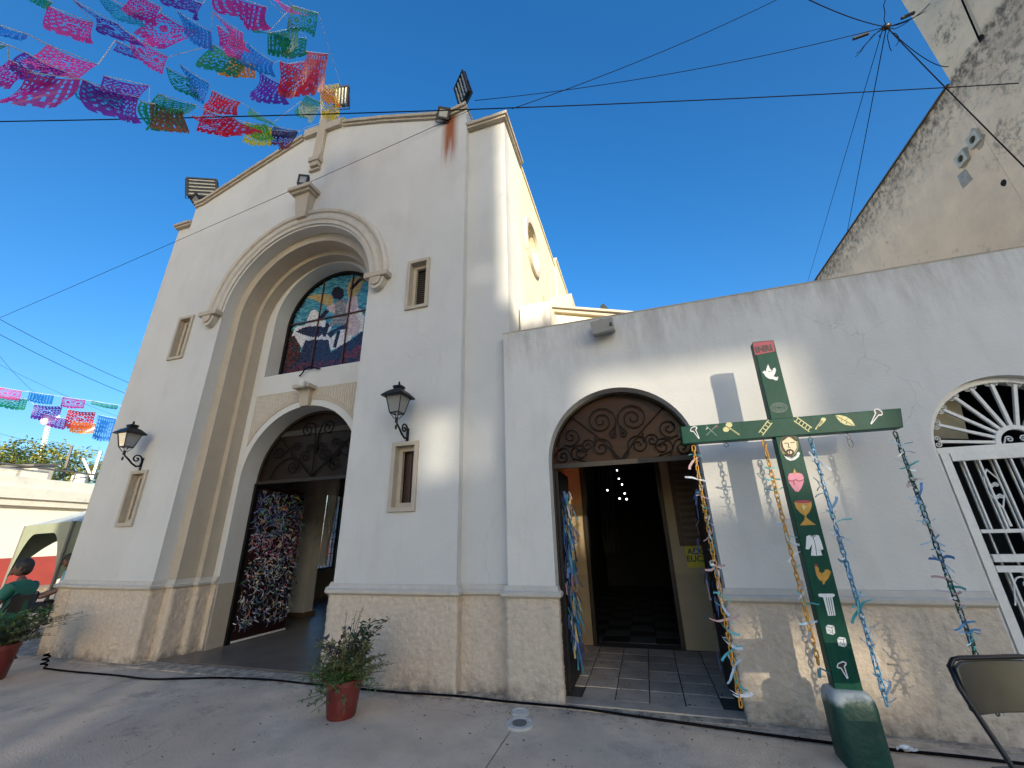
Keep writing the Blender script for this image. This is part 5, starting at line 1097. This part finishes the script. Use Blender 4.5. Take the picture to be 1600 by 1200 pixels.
# ------------------------------------------------------------------ people (seated)
def skin_mesh(name, verts, edges, radii, m_, parent, sub=2):
    me = bpy.data.meshes.new(name); me.from_pydata(verts, edges, []); o = bpy.data.objects.new(name, me); C.objects.link(o)
    sk = o.modifiers.new('skin', 'SKIN'); sb = o.modifiers.new('sub', 'SUBSURF'); sb.levels = sub; sb.render_levels = sub
    for i, r in enumerate(radii): sv = me.skin_vertices[0].data[i]; sv.radius = (r if isinstance(r, tuple) else (r, r)); sv.use_root = i == 0
    me2 = bpy.data.meshes.new_from_object(o.evaluated_get(bpy.context.evaluated_depsgraph_get())); bpy.data.objects.remove(o)
    o = bpy.data.objects.new(name, me2); C.objects.link(o); o.parent = parent; me2.materials.clear(); me2.materials.append(m_)
    for p in me2.polygons: p.use_smooth = True
    return o
m_skin = mat('skin_brown', (.13, .065, .042), .5, var=.08, coord='obj'); m_hair = mat('hair_black', (.012, .009, .008), .6, var=.3, coord='obj', scale=30, bump=.3, bscale=80)
def person(label, loc, rz, m_shirt, m_trouser, head_turn=0.):
    """seated person, facing local -Y, seat height .45"""
    t = thing('person', label, 'person', loc, None, rz)
    V = [(0, .06, .52), (0, .09, .70), (0, .09, .90), (0, .07, 1.05), (0, .05, 1.12), (0, .03, 1.19),                      # pelvis .. neck
         (.18, .07, 1.04), (.25, .02, .82), (.22, -.20, .70), (.17, -.30, .70), (-.18, .07, 1.04), (-.25, .02, .82), (-.22, -.20, .70), (-.17, -.30, .70),
         (.10, .02, .50), (.13, -.38, .52), (.13, -.42, .10), (.14, -.54, .06), (-.10, .02, .50), (-.13, -.38, .52), (-.13, -.42, .10), (-.14, -.54, .06)]
    E_ = [(0, 1), (1, 2), (2, 3), (3, 4), (4, 5), (3, 6), (6, 7), (7, 8), (8, 9), (3, 10), (10, 11), (11, 12), (12, 13), (0, 14), (14, 15), (15, 16), (16, 17), (0, 18), (18, 19), (19, 20), (20, 21)]
    Rr = [(.12, .09), (.11, .075), (.125, .075), (.085, .06), .052, .052, .055, .050, .042, .034, .055, .050, .042, .034, .085, .072, .05, .04, .085, .072, .05, .04]
    b = skin_mesh('body', V, E_, Rr, m_skin, t)
    # shirt and trousers: shells over the same skeleton
    skin_mesh('shirt', [V[0], V[1], V[2], V[3], V[6], (.235, .03, .87), V[10], (-.235, .03, .87), (0, .062, 1.125)], [(0, 1), (1, 2), (2, 3), (3, 4), (4, 5), (3, 6), (6, 7), (3, 8)], [(.165, .135), (.165, .13), (.185, .135), (.145, .125), .090, .075, .090, .075, .085], m_shirt, t)
    skin_mesh('trousers', [V[0], V[14], V[15], V[16], V[18], V[19], V[20]], [(0, 1), (1, 2), (2, 3), (0, 4), (4, 5), (5, 6)], [(.165, .13), .10, .085, .068, .10, .085, .068], m_trouser, t)
    hd = MB(); R3 = Matrix.Rotation(head_turn, 3, 'Z'); c = Vector((0, .0, 1.30))
    hd.ball((0, 0, 0), 1, 16, 12, (.078, .098, .118)); hd.ball((0, -.085, -.055), 1, 8, 6, (.045, .03, .045))
    hd.add([(-.012, -.092, .02), (.012, -.092, .02), (.017, -.098, -.025), (-.017, -.098, -.025), (0, -.122, -.02)], [(0, 1, 4), (1, 2, 4), (2, 3, 4), (3, 0, 4)])
    for s_ in (-1, 1): hd.ball((s_ * .08, .008, -.005), 1, 8, 6, (.012, .02, .032))
    hd.v = [R3 @ v + c for v in hd.v]; hd.build('head', m_skin, t, local=True, smooth='all')
    ey = MB()
    for s_ in (-1, 1): ey.ball((s_ * .03, -.088, .018), .011, 8, 6)
    ey.box(-.024, -.1135, -.062, .024, -.106, -.054); ey.v = [R3 @ v + c for v in ey.v]; ey.build('face_features', PBR, t, local=True, kind='stuff')
    ha = MB(); ha.ball((0, .020, .034), 1, 16, 10, (.093, .108, .112)); ha.ball((0, .055, -.02), 1, 12, 8, (.084, .07, .09)); ha.v = [R3 @ v + c for v in ha.v]
    ha.v = [v + Vector((random.uniform(-.004, .004),) * 3) for v in ha.v]; ha.build('hair', m_hair, t, local=True, smooth='all')
    for s_ in (-1, 1):
        hb = Vector((s_ * .17, -.30, .70)); Vh = [(hb.x, hb.y + .02, hb.z), (hb.x - s_ * .01, hb.y - .05, hb.z)]; Eh = [(0, 1)]; Rh = [.028, .034]
        for k_ in range(4):
            x = -.026 + .0175 * k_; n0 = len(Vh); Vh += [(hb.x + x, hb.y - .09, hb.z), (hb.x + x * 1.1, hb.y - .125, hb.z - .008), (hb.x + x * 1.1, hb.y - .15 + abs(x) * .3, hb.z - .028)]; Eh += [(1, n0), (n0, n0 + 1), (n0 + 1, n0 + 2)]; Rh += [.010, .009, .007]
        n0 = len(Vh); Vh += [(hb.x - s_ * .045, hb.y - .05, hb.z), (hb.x - s_ * .055, hb.y - .09, hb.z - .01)]; Eh += [(1, n0), (n0, n0 + 1)]; Rh += [.011, .009]
        skin_mesh('hand', Vh, Eh, Rh, m_skin, t, 1)
    return t
person('person in a green T-shirt with short dark hair seated behind the leafy potted plant', (-9.4, 4.28, -.03), radians(-60), mat('green_shirt', (.012, .11, .075), .8, var=.15, coord='obj'), mat('dark_jeans', (.03, .04, .07), .8, coord='obj'), radians(20))
person('person in a pale blue shirt seated close to the corner of the church', (-10.95, 5.62, 0), radians(-25), mat('pale_blue_shirt', (.16, .36, .42), .8, var=.3, coord='obj', scale=9), mat('black_trousers', (.015, .015, .018), .8, coord='obj'))

# ================================================================== FAR LEFT: street wall, tent, tree
hd_ = Vector((-.20, .98, 0)).normalized(); hn = Vector((hd_.y, -hd_.x, 0)); H0 = Vector((-22.6, 10.4, 0))
def on_house(px, py):
    r = ray(px, py); t = (H0 - Vector((0, 0, EYE))).dot(hn) / r.dot(hn); p = Vector((0, 0, EYE)) + r * t; return (p - H0).dot(hd_), p.z
hf = lambda x, y, z: tuple(H0 + hd_ * x + hn * y + Vector((0, 0, z)))
m_hy = mat('house_cream_yellow', (.88, .85, .72), .8, var=.05, scale=.8, grime=.15, grime_col=(.5, .45, .32)); m_hr = mat('house_red_dado', (.42, .07, .055), .7, var=.12, scale=1.5); m_hw = mat('parapet_white', (.74, .71, .62), .85, var=.1, scale=1.2, grime=.6, grime_col=(.16, .14, .11), grime_scale=1.5, grime_stretch=(1, 1, 1))
ho = thing('street_house', 'long cream house with a red dado and a stained white parapet', 'house', H0)
s0, zr0 = on_house(0, 872); s1, zr1 = on_house(110, 868); sa, za = on_house(0, 789); sb, zb_ = on_house(0, 742); sc_, zc = on_house(0, 778)
zr = (zr0 + zr1) / 2; L0_, L1_ = -14., 46.
MB().prism(rect(L0_, zr, L1_, za), [], -.4, 0, hf).build('wall', m_hy, ho); MB().prism(rect(L0_, 0, L1_, zr), [], -.4, .03, hf).build('dado', m_hr, ho)
MB().prism(rect(L0_, za, L1_, zc), [], -.4, .22, hf).build('cornice', m_hw, ho); MB().prism(rect(L0_, zc + .001, L1_, (zc + zb_) / 2), [], -.4, .34, hf).build('cornice', m_hw, ho); MB().prism(rect(L0_, (zc + zb_) / 2 + .001, L1_, zb_), [], -.4, .12, hf).build('parapet', m_hw, ho)
MB().prism(rect(L0_, 0, L1_, za), [], -8, -.41, hf).build('body', m_hy, ho); MB().prism(rect(L0_, -.01, L1_, .14), [], .04, 1.5, hf).build('kerb', m_conc, ho)
s2, z2 = on_house(70, 727); zrail = zb_ + .42
m_rail = mat('rail_grey', (.12, .11, .10), .6)
MB().tube([hf(L0_, -.1, zrail), hf(L1_, -.1, zrail)], .035, 6).build('railing', m_rail, ho)
for i in range(12): MB().tube([hf(L0_ + 2 + i * 4.2, -.1, zb_), hf(L0_ + 2 + i * 4.2, -.1, zrail)], .03, 6).build('rail_post', m_rail, ho)
for px, y0 in ((15, 0), (62, 0)):
    s_, _ = on_house(px, 740); MB().prism(rect(s_ - .5, zb_, s_ + .5, zb_ + .35), [], -1.2, -.3, hf).build('roof_block', m_hw, ho)
hfw = thing('roof_shed', 'weathered grey shed standing on the roof of the cream house', 'shed', hf(on_house(118, 745)[0], -2, zb_))
s3, z3 = on_house(104, 725); s4, _ = on_house(136, 725)
MB().prism([(s3, zb_), (s4, zb_), (s4, z3 + .15), (s3 + .2, z3)], [], -4, -1.5, hf).build('walls', mat('stained_render', (.42, .40, .36), .9, var=.3, scale=1.5, grime=.7, grime_col=(.08, .075, .07), grime_scale=1.2), hfw); MB().prism([(s3 - .1, z3 - .03), (s4 + .1, z3 + .13), (s4 + .1, z3 + .20), (s3 - .1, z3 + .05)], [], -4.1, -1.4, hf).build('roof', m_rail, hfw)
tk = thing('water_tank', 'round white water tank on the roof at the edge of the church', 'tank', hf(on_house(140, 755)[0], -1.2, zb_))
pt = Vector(hf(on_house(141, 755)[0], -.6, zb_)); MB().lathe([(.26, 0), (.27, .06), (.26, .36), (.16, .44), (.05, .47)], pt, 18).build('tank_body', m_hw, tk, smooth=True)
def mast(name, label, px0, py0, px1, py1, d, m_, r):
    a, b_ = far(px0, py0, d), far(px1, py1, d); return tag(MB().tube([a, (a + b_) / 2, b_], r, 6).build(name, m_, None), label, 'mast')
mast('roof_mast', 'thin pole rising from the roof in front of the tree edge', 97, 748, 113, 696, 27.5, m_rail, .05)
mast('roof_mast', 'short slanting pale pole on the roof beside the water tank', 130, 716, 146, 752, 27, m_hw, .05)
mast('roof_mast', 'leaning pale pole against the corner of the church', 158, 705, 144, 748, 27.0, m_hw, .06)
lm = thing('lattice_mast', 'distant white radio mast rising behind the tree', 'mast', far(60, 725, 60))
a, b_ = far(58, 735, 60), far(75, 664, 60); MB().tube([a, b_], .12, 5).build('mast_core', m_hw, lm)
for i in range(12):
    c = a + (b_ - a) * (.3 + .7 * i / 12); MB().tube([c + Vector((-.35, 0, 0)), c + Vector((.35, 0, .25))], .07, 4).build('brace', m_hw, lm)
# tree crowns behind the house
def tree(label, base, crown_c, rad, nclump, m1, m2, seed, group):
    t = thing('shade_tree', label, 'tree', base, group); rs = random.Random(seed); B = Vector(base); Cc = Vector(crown_c)
    tr = MB(); tr.tube([B, B + (Cc - B) * .5 + Vector((.2, .1, 0)), Cc], [.28, .2, .1], 8); tips = []
    for i in range(9):
        d = Vector((rs.uniform(-1, 1), rs.uniform(-1, 1), rs.uniform(-.1, .8))); e = Cc + Vector((d.x * rad[0], d.y * rad[1], d.z * rad[2])) * .7; tr.tube([B + (Cc - B) * rs.uniform(.5, .9), (Cc + e) / 2, e], [.1, .06, .02], 5); tips.append(e)
    tr.build('trunk', mat('bark', (.08, .06, .045), .9, var=.3, bump=.4), t)
    qs = [MB(), MB()]
    for i in range(nclump):
        while True:
            d = Vector((rs.uniform(-1, 1), rs.uniform(-1, 1), rs.uniform(-1, 1)))
            if .35 < d.length < 1.0 + .15 * noise.noise(d * 3): break
        c = Cc + Vector((d.x * rad[0], d.y * rad[1], d.z * rad[2])); q = qs[0 if noise.noise(c * .9) > -.05 else 1]
        for k_ in range(14):
            p = c + Vector((rs.gauss(0, .22), rs.gauss(0, .22), rs.gauss(0, .18))); leaf(q, p, Vector((rs.gauss(0, 1), rs.gauss(0, 1), rs.gauss(-.2, .6))), rs.uniform(.14, .24), rs.uniform(.05, .08), rs)
    for q, m_ in zip(qs, (m1, m2)): q.build('crown', m_, t, kind='stuff')
    return t
m_tA = mat('tree_leaf_bright', (.20, .20, .035), .5, var=.35, scale=1.5); m_tB = mat('tree_leaf_deep', (.05, .085, .02), .55, var=.35, scale=1.5)
c = far(62, 742, 36); tree('broad green tree behind the parapet of the cream house', (c.x, c.y, 0), c + Vector((0, 0, -.2)), (3.4, 3.4, 2.0), 520, m_tA, m_tB, 3, 'trees behind the house')
c = far(-20, 752, 38); tree('darker tree at the edge of the picture behind the parapet', (c.x, c.y, 0), c, (2.6, 2.6, 1.9), 300, m_tB, m_tB, 4, 'trees behind the house')
# canopy tent
tn = thing('canopy_tent', 'pale green canopy tent with arched corner skirts in front of the cream house', 'tent', (-16, 8, 0))
ca = far(40, 822, 15.6); cbp = onZ(130, 814, 0) if False else None
r = ray(125, 813); tt = (ca.z - EYE) / r.z; e2 = Vector((0, 0, EYE)) + r * tt; ed = (e2 - ca); ed.z = 0; ed = ed.normalized(); en = Vector((-ed.y, ed.x, 0))

S_ = 3.4; cs = [ca, ca + ed * S_, ca + ed * S_ + en * S_, ca + en * S_]; apex = (cs[0] + cs[2]) / 2 + Vector((0, 0, 1.0))
m_tent = mat('tent_fabric', (.42, .46, .44), .55, var=.06, scale=2, coat=.1); m_tentg = mat('tent_skirt_green', (.20, .225, .155), .6, var=.1)
q = MB(); N = 8
for i in range(4):
    A_, B_ = cs[i], cs[(i + 1) % 4]
    for k_ in range(N):
        a0_, a1_ = A_ + (B_ - A_) * k_ / N, A_ + (B_ - A_) * (k_ + 1) / N
        for j in range(4):
            f0, f1 = j / 4, (j + 1) / 4; sg = lambda f: Vector((0, 0, -.12 * sin(pi * f)))
            q.quad(a0_ + (apex - a0_) * f0 + sg(f0), a1_ + (apex - a1_) * f0 + sg(f0), a1_ + (apex - a1_) * f1 + sg(f1), a0_ + (apex - a0_) * f1 + sg(f1))
q.build('roof', m_tent, tn, smooth='all')
for i in range(4):
    A_, B_ = cs[i], cs[(i + 1) % 4]; q = MB(); N = 24; vs = []
    for k_ in range(N + 1):
        u = k_ / N; dep = .20 + .95 * max(0, (abs(2 * u - 1) - .35) / .65) ** 2.2; p = A_ + (B_ - A_) * u; vs += [p, p + Vector((0, 0, -dep))]
    q.add(vs, [(2 * k_, 2 * k_ + 1, 2 * k_ + 3, 2 * k_ + 2) for k_ in range(N)]); q.build('skirt', m_tentg, tn)
    MB().tube([(cs[i].x, cs[i].y, 0), cs[i]], .025, 8).build('tent_pole', m_rail, tn)

# ================================================================== PAPER FLAGS
FC = dict(magenta=(.48, .02, .22), pink=(.75, .05, .28), hot=(.85, .10, .35), red=(.62, .015, .04), purple=(.12, .02, .30), violet=(.22, .03, .32), blue=(.02, .20, .60), teal=(.02, .30, .45), green=(.01, .24, .10), lime=(.12, .38, .02), yellow=(.80, .55, .02), orange=(.75, .22, .01), brown=(.35, .10, .03), plum=(.14, .01, .05), navy=(.03, .03, .10), white=(.55, .6, .45))
FM = {k_: thin('flag_' + k_, tuple(min(.95, c * 1.1) for c in v), .18 if k_ not in ('plum', 'navy') else .10, .68, .3) for k_, v in FC.items()}
def flag_holes(kind, i, j, nu, nv):
    """True where the cut paper is open"""
    u = (i + .5) / nu * 2 - 1; v = (j + .5) / nv
    if i < 1 or i >= nu - 1 or j < 1: return False
    if j >= nv - 1: return (i % 4 == 2)
    if v > .84: return False
    if kind == 0:
        r = sqrt(u * u + ((v - .45) * 2.0) ** 2)
        if r < .28: return (i * 7 + j * 5) % 9 == 0
        if r < .36: return True
        if r < .42: return False
        return (i + j) % 3 == 1 and (i - j) % 3 != 0
    if kind == 1:
        if abs(u) < .45 and .2 < v < .7: return (i % 4 == 0 and j % 3 == 0)
        return i % 3 == 1 and j % 3 != 0
    if kind == 2:
        a = abs(u) + abs(v - .45) * 1.3
        return (int(a * 14) % 3 == 0) and not (i % 5 == 0)
    r = sqrt((abs(u) - .45) ** 2 + ((v - .42) * 1.5) ** 2)
    if r < .20: return False
    if r < .29: return True
    return (i + 2 * j) % 4 < 2 and (2 * i - j) % 5 != 0
def make_flag(parent, TL, TR, H, m_, kind, seed, wind, nu=26, nv=18):
    rs = random.Random(seed); off = wl(parent); du = TR - TL; W = du.length; ph = rs.uniform(0, 6.3); am = W * rs.uniform(.06, .20); nrm = du.cross(Vector((0, 0, -1))).normalized()
    down = (Vector((0, 0, -1)) + wind + nrm * rs.uniform(-.65, .65)).normalized(); curl = rs.uniform(-.7, .7); f1 = rs.uniform(2.5, 7)
    vs = []
    for j in range(nv + 1):
        v = j / nv
        for i in range(nu + 1):
            u = i / nu; Hh = H * (1 + (.05 * abs(sin(u * pi * 5)) if j == nv else 0))
            p = TL + du * u + down * (Hh * v) + nrm * (am * v * sin(u * f1 + ph + v * 2) + curl * H * v * v * .5) + Vector((0, 0, -W * .05 * sin(pi * u)))
            vs.append(p - off)
    fs = [(j * (nu + 1) + i, j * (nu + 1) + i + 1, (j + 1) * (nu + 1) + i + 1, (j + 1) * (nu + 1) + i) for j in range(nv) for i in range(nu) if not flag_holes(kind, i, j, nu, nv)]
    me = bpy.data.meshes.new('paper_flag'); me.from_pydata([tuple(v) for v in vs], [], fs); me.materials.append(m_)
    for p in me.polygons: p.use_smooth = True
    o = bpy.data.objects.new('paper_flag', me); C.objects.link(o); o.parent = parent; return o
AP = (533, 168)
def fdist(x, y):
    t = min(1.25, sqrt((x - AP[0]) ** 2 + (y - AP[1]) ** 2) / 560); return 1 / (1 / 10.3 + t * (1 / 5.0 - 1 / 10.3))
m_cord = mat('white_cord', (.6, .6, .58), .7)
def bunting(label, flags, tail, lead=None, group='strings of cut paper flags above the yard', dist=fdist, wind=Vector((.12, .1, 0)), hk=1.04):
    P = []
    for (x0, y0, x1, y1, hpx, c, kd) in flags: P.append((far(x0, y0, dist(x0, y0)), far(x1, y1, dist(x1, y1))))
    t = thing('paper_bunting', label, 'bunting', P[0][0], group)
    cord = ([lead] if lead else []) + [q for p in P for q in p] + ([tail] if tail else [])
    # one continuous cord through the upper edges
    MB().tube(cord, .004, 4).build('cord', m_cord, t)
    for k_, ((a, b_), f) in enumerate(zip(P, flags)):
        c_ = (a + b_) / 2; a, b_ = c_ + (a - c_) * .98, c_ + (b_ - c_) * .98
        H = f[4] / FPX * (R.transposed() @ (a - Vector((0, 0, EYE)))).z * 1.28 * hk
        make_flag(t, a, b_, H, FM[f[5]], f[6], int(f[0] * 7 + f[1]), wind)
    return t
apx = onY(541, 172, 4.9); apy = onY(500, 195, 4.72)
bunting('lowest string of paper flags, running from the gable cross past magenta and red sheets', [(-22, 66, 12, 72, 48, 'green', 1), (14, 93, 52, 112, 40, 'magenta', 0), (40, 112, 126, 124, 52, 'magenta', 1), (128, 124, 217, 153, 46, 'violet', 0), (220, 158, 290, 174, 36, 'green', 1), (298, 181, 366, 184, 38, 'red', 0), (369, 191, 416, 194, 34, 'lime', 1), (427, 203, 467, 206, 20, 'plum', 2)], apy, far(-60, 60, 4.6))
bunting('string of paper flags just above the lowest, with purple, brown and yellow sheets', [(38, 81, 104, 113, 34, 'purple', 3), (130, 127, 192, 150, 28, 'teal', 1), (161, 118, 234, 134, 30, 'violet', 2), (233, 160, 286, 174, 36, 'brown', 1), (247, 146, 306, 164, 18, 'green', 2), (318, 172, 364, 184, 30, 'red', 3), (381, 190, 424, 199, 32, 'yellow', 1), (428, 197, 464, 204, 14, 'navy', 0)], apy + Vector((.02, -.02, .03)), far(-60, 40, 4.6))
bunting('string of paper flags with a pale blue pennant at its outer end', [(-10, 36, 44, 54, 14, 'blue', 1), (73, 69, 153, 101, 36, 'pink', 0), (180, 63, 212, 78, 20, 'purple', 3), (259, 105, 298, 124, 36, 'green', 3), (280, 100, 326, 130, 38, 'blue', 2), (331, 141, 377, 160, 24, 'red', 1), (389, 168, 427, 192, 10, 'lime', 2), (470, 158, 500, 168, 22, 'white', 1)], apx + Vector((-.3, 0, .0)), far(-60, 22, 4.6))
bunting('string of paper flags led by a pink and a violet sheet', [(56, -12, 82, 4, 16, 'green', 1), (72, 8, 146, 36, 40, 'pink', 0), (115, 0, 184, 38, 36, 'purple', 3), (205, 54, 262, 89, 32, 'pink', 3), (333, 70, 384, 94, 36, 'green', 0), (360, 88, 399, 101, 26, 'orange', 1), (404, 112, 451, 135, 32, 'purple', 1), (478, 148, 502, 160, 24, 'green', 2)], apx + Vector((-.2, 0, .03)), far(20, -30, 4.4))
bunting('string of paper flags with turquoise, pink and red sheets high over the gable', [(154, -10, 222, 22, 24, 'teal', 0), (206, -15, 252, 12, 34, 'magenta', 0), (250, 20, 310, 51, 40, 'magenta', 3), (276, 17, 330, 50, 38, 'blue', 1), (332, 18, 380, 52, 38, 'hot', 1), (338, 40, 384, 66, 34, 'pink', 0), (385, 67, 428, 98, 26, 'blue', 1), (436, 95, 488, 112, 42, 'red', 0), (498, 132, 524, 140, 34, 'orange', 1)], apx + Vector((-.1, 0, .05)), far(120, -40, 4.2))
bunting('highest string of paper flags, with a wide green sheet beside hot pink', [(258, -22, 316, 6, 32, 'purple', 2), (335, -18, 418, 12, 46, 'magenta', 1), (392, 44, 480, 60, 38, 'green', 0), (405, -15, 455, 12, 34, 'hot', 1), (418, 52, 466, 42, 32, 'green', 1), (448, 100, 496, 92, 40, 'red', 3), (478, 80, 513, 84, 46, 'red', 1), (500, 134, 530, 131, 36, 'yellow', 3)], apx + Vector((0, 0, .06)), far(230, -50, 4.0))
bunting('white string crossing the top of the picture with a single green sheet', [(455, 8, 497, 20, 34, 'green', 3)], apx + Vector((.02, 0, .1)), far(430, -40, 4.6))
def fd2(x, y): return 15.5
bunting('upper far string of paper flags beside the church with pink, blue and red sheets', [(0, 605, 35, 611, 15, 'pink', 3), (46, 612, 85, 618, 18, 'blue', 1), (98, 620, 134, 625, 18, 'magenta', 3), (143, 626, 185, 633, 6, 'green', 2)], far(215, 640, 15.5), far(-40, 598, 15.5), 'strings of cut paper flags beyond the church corner', fd2, Vector((.05, .05, 0)), .85)
bunting('lower far string of paper flags beside the church with green, purple and orange sheets', [(-12, 616, 44, 624, 20, 'green', 0), (53, 632, 98, 635, 20, 'purple', 0), (66, 646, 106, 655, 14, 'violet', 2), (106, 640, 150, 644, 24, 'red', 0), (112, 658, 150, 662, 14, 'orange', 2), (153, 648, 182, 654, 34, 'blue', 1)], far(215, 665, 15.5), far(-40, 606, 15.5), 'strings of cut paper flags beyond the church corner', fd2, Vector((.05, .05, 0)), .85)

# ================================================================== WIRES
def wire(label, a, b_, r, sag=.0, n=24, mids=None):
    a, b_ = Vector(a), Vector(b_); pts = [a + (b_ - a) * (i / n) + Vector((0, 0, -sag * 4 * (i / n) * (1 - i / n))) for i in range(n + 1)]
    return tag(MB().tube(pts, r, 5).build('overhead_wire', m_wire, None, smooth='all'), label, 'wire', 'overhead wires')
wire('thick black wire crossing the whole picture in front of the gable', far(-70, 191, 9.5), onX(1592, 130, 6.0), .007, .12)
wire('thin wire slanting across the church front and over the keystone', far(-60, 522, 16), onY(735, 172, 4.71), .0045, .05)
HUBP = onX(1385, 42, 5.6); HUBP = far(1385, 42, 11.5)
wire('wire from the gable end to the tangled hub', onY(742, 157, 5.0), HUBP, .006, .22)
wire('wire from the gable end climbing out of the picture', onY(800, 170, 5.3), far(1225, -6, 14), .007, .15)
wire('wire from the top of the picture to the tangled hub', far(1240, -12, 8.5), HUBP, .007, .12)
wire('wire from the hub to the roof of the tan building', HUBP, onX(1452, 6, 6.0), .007, .12)
wire('slack wire from the hub round to the tan wall', HUBP, onX(1482, 104, 5.97), .006, .30)
wire('dark steep wire dropping from the hub behind the wing', HUBP, far(1322, 372, 19), .008, .0)
wire('faint steep wire dropping from the hub to the left of the dark one', HUBP + Vector((-.05, 0, 0)), far(1262, 440, 21), .006, .0)
wire('wire from the hub across the face of the tan building', HUBP, far(1640, 300, 8.0), .008, .05)
wire('second wire leaving the hub for the corner of the tan building', HUBP, onX(1445, 18, 6.0), .007, .04)
hb = thing('wire_hub', 'tangled knot of splices where the wires meet in the air', 'wires', HUBP)
MB().ball(HUBP, .06, 8, 6, (1.3, 1, .8)).build('splice', m_black, hb, smooth='all')
for i in range(7):
    rs = random.Random(i); pts = [HUBP]; d = Vector((rs.uniform(-1, 1), rs.uniform(-1, 1), rs.uniform(-.3, .5))).normalized()
    for k_ in range(6): pts.append(pts[-1] + d * .09); d = (d + Vector((rs.uniform(-.6, .6), rs.uniform(-.6, .6), rs.uniform(-.6, .5)))).normalized()
    MB().tube(pts, .006, 5).build('loose_end', m_wire, hb)
MB().obox(HUBP + Vector((-.35, .05, .03)), (.12, 0, .01), (0, .02, 0), (0, 0, .02)).build('splice', m_black, hb); MB().obox(HUBP + Vector((.3, -.05, .05)), (.1, 0, .02), (0, .02, 0), (0, 0, .02)).build('splice', m_black, hb)
for i, (x0, y0, x1, y1, lab) in enumerate(((-20, 488, 230, 610, 'highest of the far wires beside the church'), (-20, 512, 215, 622, 'second of the far wires, just under the highest'), (-20, 530, 60, 618, 'far wire dropping to the blue paper flag'), (-20, 560, 210, 660, 'pale far wire passing behind the paper flags'), (-20, 672, 180, 712, 'low far wire above the tree'), (-20, 690, 170, 728, 'lowest far wire, close over the tree'))):
    wire(lab, far(x0, y0, 30), far(x1, y1, 34), .012 if i < 2 else .006, .15)
